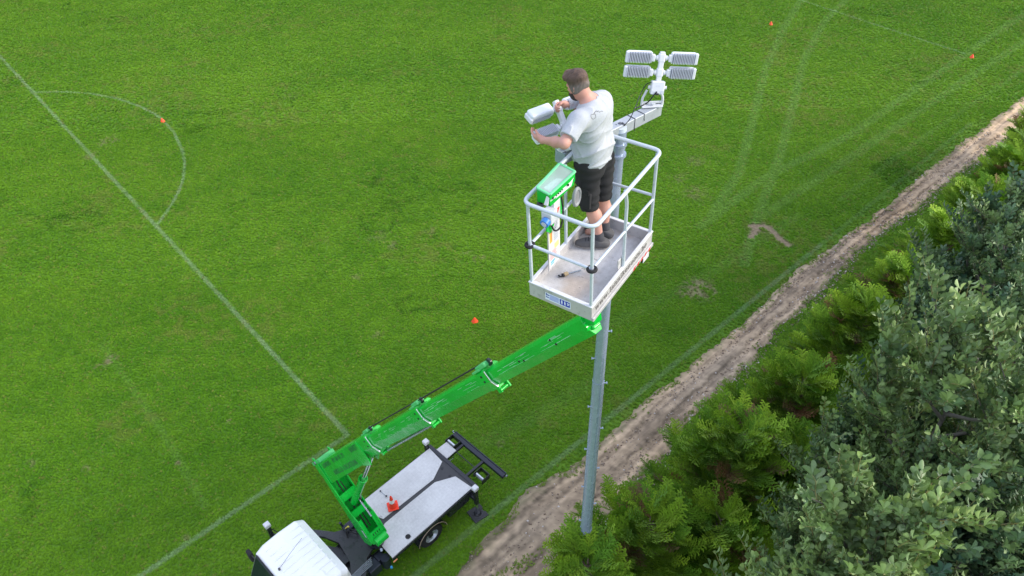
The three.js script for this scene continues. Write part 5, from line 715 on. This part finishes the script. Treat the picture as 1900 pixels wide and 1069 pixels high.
// a flat feathery spray of scale leaves: stem with branchlets on both sides, each with finer branchlets
function spray(n) {
  const P = [], Nn = [], C = [], I = [];
  const strip = (a, b, w0, w1, c) => { const d = b.clone().sub(a).normalize(), s = d.clone().cross(UP).normalize(), o = P.length / 3, m = a.clone().lerp(b, 0.5).add(V(0, w0 * 0.4, 0)), nn = s.clone().cross(d).normalize(); for (const [p, w] of [[a, w0], [m, (w0 + w1) * 0.62], [b, w1]]) for (const k of [-1, 1]) { const q = p.clone().addScaledVector(s, k * w / 2); P.push(q.x, q.y, q.z); const nv = nn.clone().addScaledVector(s, k * 0.45).normalize(); Nn.push(nv.x, nv.y, nv.z); C.push(...c); } I.push(o, o + 1, o + 2, o + 1, o + 3, o + 2, o + 2, o + 3, o + 4, o + 3, o + 5, o + 4); };
  const stemC = [0.8, 0.75, 0.75], bend = (t) => V(0, -0.16 * t * t + 0.05 * Math.sin(t * 5), 0);
  for (let k = 0; k < 3; k++) strip(V(k / 3, 0, 0).add(bend(k / 3)), V((k + 1) / 3, 0, 0).add(bend((k + 1) / 3)), 0.055 - 0.008 * k, 0.045 - 0.008 * k, stemC);
  for (let k = 0; k < n; k++) {
    const t = 0.10 + 0.86 * k / n, s = k % 2 ? 1 : -1, L = (0.50 - 0.30 * t) * rr(0.8, 1.15) * Math.min(1, 0.4 + t * 3), a = V(t, 0, 0).add(bend(t)), ang = 0.75 + rr(-0.12, 0.12), d = V(Math.cos(ang), rr(-0.1, 0.25), s * Math.sin(ang)).normalize(), b = a.clone().addScaledVector(d, L).add(V(0, -0.05 * L, 0)); const v = rr(0.85, 1.2), c = [v, v, v];
    strip(a, b, 0.048, 0.026, c);
    for (let j = 0; j < 4; j++) { const u = 0.22 + 0.2 * j, q = a.clone().lerp(b, u), s2 = j % 2 ? 1 : -1, a2 = ang + s2 * 0.62, d2 = V(Math.cos(a2), rr(-0.1, 0.3), s * Math.sin(a2)).normalize(), v2 = rr(0.85, 1.3); strip(q, q.clone().addScaledVector(d2, L * 0.34 * rr(0.7, 1.2)), 0.040, 0.020, [v2, v2, v2 * 0.95]); }
  }
  return geoFrom(P, Nn, C, I);
}
const sprayGeo = spray(15), coniferMat = new THREE.MeshPhysicalMaterial({ color: lin(1, 1, 1), roughness: 0.7, vertexColors: true, side: THREE.DoubleSide, transmission: 0.2, thickness: 0, specularIntensity: 0.5 }), barkC = std(lin(0.16, 0.115, 0.085), 0.9, 0, { map: grime }), barkA = std(lin(0.17, 0.155, 0.135), 0.9, 0, { map: grime });
const orient = (d, nrm) => { const x = d.clone().normalize(), y = nrm.clone().addScaledVector(x, -nrm.dot(x)).normalize(); return basis(x, y, x.clone().cross(y), V(0, 0, 0)); };
function conifer(s, p, H, R, seed0, label) {
  seed = seed0; const base = SP(s, p), t = thing('conifer', label, 'tree', base, 0, 'conifers of the hedge beside the track');
  obj('trunk', sweep([V(0, 0, 0), V(0.03, H * 0.4, 0.02), V(0.0, H * 0.92, 0)], [0.13, 0.085, 0.012], 10), barkC, t);
  const items = [], wood = [], n = Math.round(105 * R * H / 9), tone = rr(-0.2, 0.2);
  for (let k = 0; k < n; k++) {
    const u = Math.pow((k + rnd()) / n, 0.85), y = 0.35 + (H - 0.4) * u, az = k * 2.39996 + rr(-0.3, 0.3), prof = Math.pow(1 - u, 0.62) * (0.72 + 0.28 * Math.min(1, u * 4)), L = (R * prof + 0.10) * rr(0.68, 1.18) * (0.85 + 0.3 * noise(az * 1.3 + seed0, y * 1.1)), out = V(Math.cos(az), 0, Math.sin(az)), rise = mix(0.10, 0.85, u) * rr(0.6, 1.3);
    const pt = (q) => V(0, y, 0).addScaledVector(out, L * q).add(V(0, L * (rise * q + 0.22 * q * q), 0));
    wood.push(sweep([pt(0), pt(0.5), pt(0.97)], [0.018, 0.011, 0.004], 4, false));
    const m = Math.round(7 + L * 9), dead = rnd() < 0.05, yel = rnd() < 0.28;
    for (let j = 0; j < m; j++) {
      const q = 0.14 + 0.88 * Math.pow((j + rnd()) / m, 0.75), c = pt(Math.min(q, 1)), tan = pt(Math.min(q + 0.1, 1.1)).sub(pt(q)).normalize(), sd = (j % 2 ? 1 : -1) * rr(0.15, 1.0) * (1 - 0.5 * q), lat = out.clone().cross(UP), dir = tan.clone().addScaledVector(lat, sd).add(V(rr(-0.2, 0.2), rr(-0.15, 0.35), rr(-0.2, 0.2))).normalize(), nrm = UP.clone().addScaledVector(out, rr(-0.1, 0.5)).add(V(rr(-0.4, 0.4), 0, rr(-0.4, 0.4)));
      const sc = rr(0.30, 0.56) * (0.75 + 0.25 * R / 1.9), mt = orient(dir, nrm).scale(V(sc, sc, sc * rr(0.8, 1.15))).setPosition(c);
      const br = rnd() < (dead ? 0.5 : 0.025), w = clamp(Math.pow(rnd(), 1.4) * 0.8 + (yel ? 0.35 : 0) + tone * 0.6), col = br ? lin(0.20 * rr(0.8, 1.2), 0.125, 0.05) : lin(mix(0.095, 0.28, w), mix(0.24, 0.44, w), mix(0.012, 0.022, w));
      items.push([mt, col]);
    }
  }
  obj('branches', wood, barkC, t); const im = instanced('crown', sprayGeo, coniferMat, items, t); im.userData.kind = 'stuff'; return items.length;
}
// alder leaf: rounded, widest beyond the middle, folded along the midrib and curled
function leafInto(P, Nn, C, I, M0, len, wid, col) {
  const rows = [[0, 0.04, 0], [0.28, 0.62, 0.02], [0.62, 1.0, 0.015], [0.88, 0.72, -0.03], [1.0, 0.22, -0.07]], o = P.length / 3;
  for (const [t, w, z] of rows) for (const k of [-1, 0, 1]) { const q = V(t * len, (z + (k ? 0.17 * w : 0)) * len, k * w * wid / 2).applyMatrix4(M0); P.push(q.x, q.y, q.z); const nn = V(0.15 * (t - 0.4), 1, -k * 0.35).normalize().transformDirection(M0); Nn.push(nn.x, nn.y, nn.z); C.push(...(k ? col : col.map((c) => c * 1.25))); }
  for (let r = 0; r < 4; r++) for (let k = 0; k < 2; k++) { const a = o + r * 3 + k; I.push(a, a + 1, a + 3, a + 1, a + 4, a + 3); }
}
const singleLeaf = (() => { const P = [], Nn = [], C = [], I = []; leafInto(P, Nn, C, I, M4(), 1, 0.62, [1, 1, 1]); return geoFrom(P, Nn, null, I); })();
function leafTwig(n) {
  const P = [], Nn = [], C = [], I = [], pt = (t) => V(t, 0.10 * Math.sin(t * 2.2), 0.03 * Math.sin(t * 7));
  const tw = sweep([pt(0), pt(0.35), pt(0.7), pt(1)], [0.016, 0.013, 0.010, 0.006], 4, false); const tp = tw.attributes.position, tn = tw.attributes.normal; for (let i = 0; i < tp.count; i++) { P.push(tp.getX(i), tp.getY(i), tp.getZ(i)); Nn.push(tn.getX(i), tn.getY(i), tn.getZ(i)); C.push(1.5, 0.9, 0.9); I.push(i); }
  for (let k = 0; k < n; k++) { const t = 0.12 + 0.88 * k / (n - 1), az = k * 2.4 + rr(-0.4, 0.4), d = V(0.55 + 0.5 * (t > 0.9 ? 1 : 0), Math.cos(az) * 0.6 + 0.55, Math.sin(az) * 0.95).normalize(), nrm = V(-0.5, 1, 0).addScaledVector(d, 0.0).add(V(rr(-0.3, 0.3), rr(0, 0.4), rr(-0.4, 0.4))); const m = orient(d, nrm).setPosition(pt(t).addScaledVector(d, 0.03)), v = rr(0.75, 1.2); leafInto(P, Nn, C, I, m, rr(0.20, 0.30), rr(0.12, 0.19), [v, v, v * rr(0.9, 1.05)]); }
  return geoFrom(P, Nn, C, I);
}
const twigGeo = leafTwig(14), leafMat = new THREE.MeshPhysicalMaterial({ color: lin(1, 1, 1), roughness: 0.52, vertexColors: true, side: THREE.DoubleSide, transmission: 0.25, thickness: 0 });
const leafTones = [0, 1, 2, 3].map((k) => new THREE.MeshPhysicalMaterial({ color: lin(...[[0.19, 0.29, 0.12], [0.22, 0.33, 0.14], [0.14, 0.23, 0.11], [0.26, 0.35, 0.17]][k]), roughness: 0.46, side: THREE.DoubleSide, transmission: 0.25, thickness: 0 }));
function alder(px, py, H, R, hh, light, seed0, nLeaf, label) {
  seed = seed0; const base = G(px, py, H).setY(0), t = thing('alder', label, 'tree', base, 0, 'leafy trees behind the hedge'), lean = V(rr(-0.3, 0.3), 0, rr(-0.3, 0.3)), at = (h) => V(lean.x * h / H, h, lean.z * h / H);
  obj('trunk', sweep([at(0), at(H * 0.4), at(H * 0.75), at(H * 0.97)], [0.12, 0.075, 0.04, 0.010], 10), barkA, t);
  const crown = new THREE.Group(); crown.name = 'crown'; t.add(crown);
  const items = [], wood = [], tips = [], yc = H - hh, nb = Math.round(12 + 26 * R * hh / 3.2);
  for (let k = 0; k < nb; k++) {
    const v = -0.75 + 1.7 * (k + rnd()) / nb, az = k * 2.39996 + rr(-0.4, 0.4), rad = R * Math.sqrt(Math.max(0.04, 1 - v * v)) * rr(0.5, 1.3), out = V(Math.cos(az), 0, Math.sin(az)), end = at(yc + hh * v).addScaledVector(out, rad), y0 = Math.max(H * 0.22, end.y - rad * rr(0.8, 1.3) - 0.3), st = at(Math.min(y0, H * 0.9)), mid = st.clone().lerp(end, 0.5).add(V(0, -0.10 * rad, 0)).addScaledVector(out, 0.12 * rad);
    wood.push(sweep(new THREE.CatmullRomCurve3([st, mid, end]).getPoints(6), [0.026, 0.022, 0.018, 0.015, 0.012, 0.009, 0.006], 5, false));
    const cv = new THREE.CatmullRomCurve3([st, mid, end]), ns = Math.round(11 + 6 * rad);
    for (let j = 0; j < ns; j++) {                       // shoots rise from the outer part of the limb
      const q = 0.42 + 0.58 * Math.pow((j + rnd()) / ns, 0.8), c = cv.getPoint(q), d = cv.getTangent(q).multiplyScalar(0.45).add(V(rr(-0.75, 0.75), rr(0.15, 1.0), rr(-0.75, 0.75))).normalize(), L = rr(0.16, 0.50) * (rnd() < 0.22 ? 1.8 : 1), e = c.clone().addScaledVector(d, L);
      wood.push(sweep([c, c.clone().lerp(e, 0.5).add(V(0, 0.02, 0)), e], [0.008, 0.006, 0.004], 3, false)); tips.push([e, d]);
      const nt = 1 + Math.round(L * 6);
      for (let i = 0; i < nt; i++) { const u = (i + 0.5) / nt, dd = d.clone().add(V(rr(-0.8, 0.8), rr(-0.3, 0.7), rr(-0.8, 0.8)).multiplyScalar(i === nt - 1 ? 0.25 : 1)).normalize(), sc = rr(0.24, 0.36), w = clamp(light - 0.06 + rr(-0.3, 0.34)), g = rr(0.8, 1.2); items.push([orient(dd, V(rr(-0.5, 0.5), 1, rr(-0.5, 0.5))).scale(V(sc, sc, sc)).setPosition(c.clone().lerp(e, u)), lin(mix(0.042, 0.28, w) * g, mix(0.105, 0.39, w) * g, mix(0.066, 0.120, w) * g)]); }
    }
  }
  obj('branches', wood, barkA, t); const im = instanced('foliage', twigGeo, leafMat, items, crown); im.userData.kind = 'stuff';
  if (nLeaf) { // the largest leaves, one by one, at the shoot ends nearest the open side
    const cam = V(0, CAMH, 0).sub(base); tips.sort((a, b) => a[0].distanceTo(cam) - b[0].distanceTo(cam)); let c = 0;
    for (const [e, d] of tips) { for (let k = 0; k < 4 && c < nLeaf; k++, c++) { const az = k * 1.57 + rnd(), lat = d.clone().cross(V(0.3, 0.2, 1)).normalize(), l2 = d.clone().cross(lat), dir = d.clone().multiplyScalar(0.8).addScaledVector(lat, Math.cos(az)).addScaledVector(l2, Math.sin(az)).normalize(), sc = rr(0.06, 0.085), lf = new THREE.Mesh(singleLeaf, leafTones[(rnd() * 4) | 0]); lf.name = 'leaf'; lf.applyMatrix4(orient(dir, UP.clone().addScaledVector(d, -0.3).add(V(rr(-0.4, 0.4), 0, rr(-0.4, 0.4)))).scale(V(sc, sc, sc)).setPosition(e.clone().addScaledVector(d, -0.02 * k))); lf.castShadow = lf.receiveShadow = true; crown.add(lf); } if (c >= nLeaf) break; }
  }
  return items.length;
}
{
  let n = 0, m = 0;
  const CL = ['bright green conifer hiding the foot of the floodlight pole', 'bushy conifer next to the pole, over the widest part of the dirt track', 'conifer with bare grey twigs between the pole and the brown-twigged one', 'conifer with many brown dead twigs among its sprays', 'feathery conifer just past the brown-twigged one', 'green conifer opposite the scraped bare turf', 'dense conifer with the pale stone at its foot', 'conifer where the track bends narrow', 'conifer opposite the dark square of turf', 'far conifer of the hedge along the straight track', 'far conifer of the hedge along the straight track', 'far conifer of the hedge along the straight track', 'far conifer of the hedge along the straight track'];
  [[-0.42, 4.78, 6.6, 1.2], [1.3, 4.7, 5.7, 1.5], [3.4, 4.95, 6.5, 1.65], [5.6, 4.95, 6.2, 1.6], [7.8, 5.0, 6.6, 1.65], [10.0, 4.95, 6.2, 1.6], [12.2, 4.95, 6.3, 1.65], [14.6, 4.8, 6.0, 1.65], [17.0, 4.75, 6.0, 1.65], [19.6, 4.75, 5.7, 1.7], [22.4, 4.6, 5.5, 2.0], [25.4, 4.7, 5.5, 2.0], [28.6, 4.8, 5.5, 2.0]].forEach(([s, p, H, R], i) => { n += conifer(s, p, H, R, 1000 + i * 77, CL[i]); });
  [[2.35, 5.5, 5.5, 1.4], [4.5, 5.7, 5.7, 1.45], [6.7, 5.8, 5.9, 1.45], [8.9, 5.8, 5.7, 1.45], [11.1, 5.7, 5.7, 1.45], [13.4, 5.6, 5.6, 1.5], [15.8, 5.5, 5.5, 1.5], [18.3, 5.5, 5.4, 1.5]].forEach(([s, p, H, R], i) => { n += conifer(s, p, H, R, 3100 + i * 61, 'conifer filling the gap behind two taller conifers of the hedge'); });
  const AL = ['pale green alder with long upright shoots, brightest of the leafy trees', 'tall alder with pale curled leaves standing clear above its dark neighbours', 'yellow green alder pushing out over the brown-twigged conifer', 'bluish grey alder overhanging the dark gap in the hedge', 'dark alder on the hedge side of the narrow track stretch', 'alder with pale tips behind the dark one over the narrow track', 'middle-green alder between the yellow green one and the bluish one', 'very dark alder under the brightest pale one', 'shaded alder between the bluish one and the tall pale one', 'alder behind the tall pale one, with bare twigs showing', 'small alder sprig of light leaves beside the deep dark gap', 'green alder beside the tall pale one, farther from the hedge', 'deep green alder sunk between the two palest ones'];
  [[1690, 905, 12.3, 0.58, 2.2, 0.72, 220, 0], [1865, 600, 12.4, 0.95, 2.8, 0.60, 220, 1], [1650, 765, 9.4, 0.55, 2.2, 0.50, 150, 2], [1775, 625, 9.6, 0.68, 2.4, 0.22, 120, 3], [1870, 440, 9.2, 0.62, 2.2, 0.22, 60, 4], [1925, 395, 10.4, 0.95, 2.6, 0.38, 60, 5], [1745, 780, 10.0, 0.72, 2.4, 0.34, 60, 6], [1640, 950, 8.4, 0.7, 2.2, 0.14, 60, 7], [1815, 740, 10.4, 0.85, 2.6, 0.34, 40, 8], [1925, 560, 10.8, 1.0, 3.0, 0.36, 0, 9], [1490, 1050, 8.8, 0.34, 1.6, 0.42, 40, 10], [1900, 870, 11.4, 0.95, 2.6, 0.44, 60, 11], [1800, 1010, 10.6, 0.95, 2.6, 0.24, 40, 12]].forEach(([x, y, H, R, hh, lt, nl, l], i) => { m += alder(x, y, H, R, hh, lt, 5000 + i * 131, nl, AL[l]); });
  console.log('sprays', n, 'twigs', m);
}

// ---------------------------------------------------------------- cones, pads, tools, litter
{
  const stub = (r0, r1, h) => plain(new THREE.LatheGeometry([[r0 + 0.012, 0.004], [r0 + 0.012, 0.012], [r0, 0.016], [mix(r0, r1, 0.5), h * 0.55], [r1, h], [r1 * 0.5, h + 0.004], [r1 * 0.35, h - 0.002]].map((p) => new THREE.Vector2(...p)), 28));
  [[302, 226, 'on the painted arc'], [881, 597, 'between the boom and the basket'], [1430, 46, 'on the turf beside the rolled wheel stripe'], [1803, 107, 'at the end of the thin far line']].forEach(([x, y, w]) => { const p = G(x, y), t = thing('marker_cone', 'small orange marker cone ' + w, 'cone', p, 0, 'marker cones on the pitch'); obj('shell', stub(0.105, 0.018, 0.19), M.cone, t); obj('base_rim', plain(new THREE.TorusGeometry(0.108, 0.008, 8, 28).rotateX(Math.PI / 2).translate(0, 0.012, 0)), M.cone, t); });
  const [a, b] = TL(729, 940, deckY), c = thing('traffic_cone', 'orange traffic cone with white sleeve standing on the truck deck', 'cone', TO.clone().addScaledVector(TF, a).addScaledVector(TR, b).setY(deckY + 0.002), 0.3);
  obj('base', [bx(0.27, 0.03, 0.27, 0, 0.017, 0, 0.012)], M.orange, c); obj('body', plain(new THREE.LatheGeometry([[0.105, 0.03], [0.098, 0.045], [0.07, 0.17], [0.032, 0.40], [0.026, 0.44], [0.016, 0.442], [0.014, 0.40]].map((p) => new THREE.Vector2(...p)), 32)), M.orange, c); obj('white_sleeve', plain(new THREE.LatheGeometry([[0.0665, 0.20], [0.0655, 0.205], [0.0485, 0.315], [0.0475, 0.318]].map((p) => new THREE.Vector2(p[0], p[1])), 32)), std(lin(0.75, 0.74, 0.74), 0.5), c);
  const pads = [[0.09, -1.04, 'lit plastic support plate under the outrigger next to the track'], [0.03, 0.92, 'plastic support plate under the outrigger beside the white step'], [4.29, 1.86, 'plastic support plate under the outrigger by the cab mirror'], [4.29, -1.86, 'plastic support plate under the outrigger below the cab']];
  pads.forEach(([x, z, w], i) => { const p = TO.clone().addScaledVector(TF, x).addScaledVector(TR, z), t = thing('support_plate', 'black ' + w.replace('lit ', ''), 'plate', p, 0.62 + i * 0.4, 'plates under the outriggers'); const s = new THREE.Shape([[-0.2, -0.2], [0.2, -0.2], [0.2, -0.06], [0.165, -0.06], [0.165, 0.06], [0.2, 0.06], [0.2, 0.2], [-0.2, 0.2]].map((q) => new THREE.Vector2(...q))); const g = new THREE.ExtrudeGeometry(s, { depth: 0.036, bevelEnabled: true, bevelSize: 0.006, bevelThickness: 0.006, bevelSegments: 2 }); g.rotateX(-Math.PI / 2); g.translate(0, 0.010, 0); obj('plate', boxUV(g), std(lin(0.045, 0.047, 0.052), 0.6, 0, { map: grime }), t); obj('ring_mark', plain(new THREE.TorusGeometry(0.125, 0.004, 6, 40).rotateX(Math.PI / 2).translate(0, 0.0535, 0)), std(lin(0.08, 0.082, 0.088), 0.6), t); });
  // tool on the basket floor
  const tp = (x, y, h = 0.03) => { const [q, r] = Kpx(x, y, h); return K(q, r, h); }, tool = thing('hand_tool', 'small hand tool with tan grip lying on the basket floor', 'tool', tp(1050, 508, 0.02)); tool.updateMatrixWorld(true);
  partW(tool, 'shaft', [sweep([tp(1052, 508.5, 0.034), tp(1065, 504.5, 0.032), tp(1078, 501.5, 0.030)], 0.006, 8)], M.steel); partW(tool, 'grip', bar(tp(1046, 510, 0.036), tp(1054, 506.5, 0.036), 0.035, 0.03, KU, 0.01), std(lin(0.42, 0.32, 0.18), 0.6)); partW(tool, 'jaw', [sweep([tp(1045, 511, 0.032), tp(1040, 513.5, 0.032), tp(1036, 511, 0.032)], 0.008, 8), bar(tp(1043.5, 511.5, 0.036), tp(1046, 510, 0.036), 0.034, 0.028, KU, 0.006)], M.black);
  const st = (x, y, r, lab, col, i) => { const p = G(x, y), g = new THREE.IcosahedronGeometry(r, 2), q = g.attributes.position; for (let k = 0; k < q.count; k++) { const f = 0.8 + 0.45 * noise3(q.getX(k) / r * 1.4 + i, q.getY(k) / r * 1.4, q.getZ(k) / r * 1.4 + i * 3); q.setXYZ(k, q.getX(k) * f, q.getY(k) * f * 0.6, q.getZ(k) * f); } g.computeVertexNormals(); const m = obj('stone', plain(g), std(col, 0.9)); m.position.set(p.x, r * 0.3, p.z); tag(m, lab, 'stone', 'stones on the verge beside the hedge'); };
  st(1547, 569, 0.10, 'pale pinkish stone on the verge against the hedge', lin(0.55, 0.46, 0.50), 1); st(1562, 592, 0.08, 'dark grey stone half under the hedge sprays', lin(0.12, 0.12, 0.14), 2);
  seed = 99; const peb = new THREE.IcosahedronGeometry(1, 0), items = []; for (let k = 0; k < 22000; k++) { const s = rr(-3, 30), [l, r] = trackEdge(s), w = rnd() < 0.6 ? rr(0, 1) : rr(0.75, 1.25), p = mix(l, r, w), sz = Math.pow(rnd(), 5) * 0.034 + 0.007, c = rnd(), y = 0.02; items.push([M4().compose(SP(s, p, y), new THREE.Quaternion().setFromEuler(new THREE.Euler(rnd() * 6, rnd() * 6, rnd() * 6)), V(sz, sz * 0.7, sz)), c < 0.15 ? lin(0.55, 0.5, 0.45) : c < 0.6 ? lin(0.30, 0.24, 0.18) : lin(0.24, 0.18, 0.13)]); }
  tag(instanced('gravel', peb, std(lin(1, 1, 1), 0.95), items), 'loose crumbs of soil and pebbles scattered over the dirt track', 'gravel', null, 'stuff');
}

renderer.render(scene, camera);
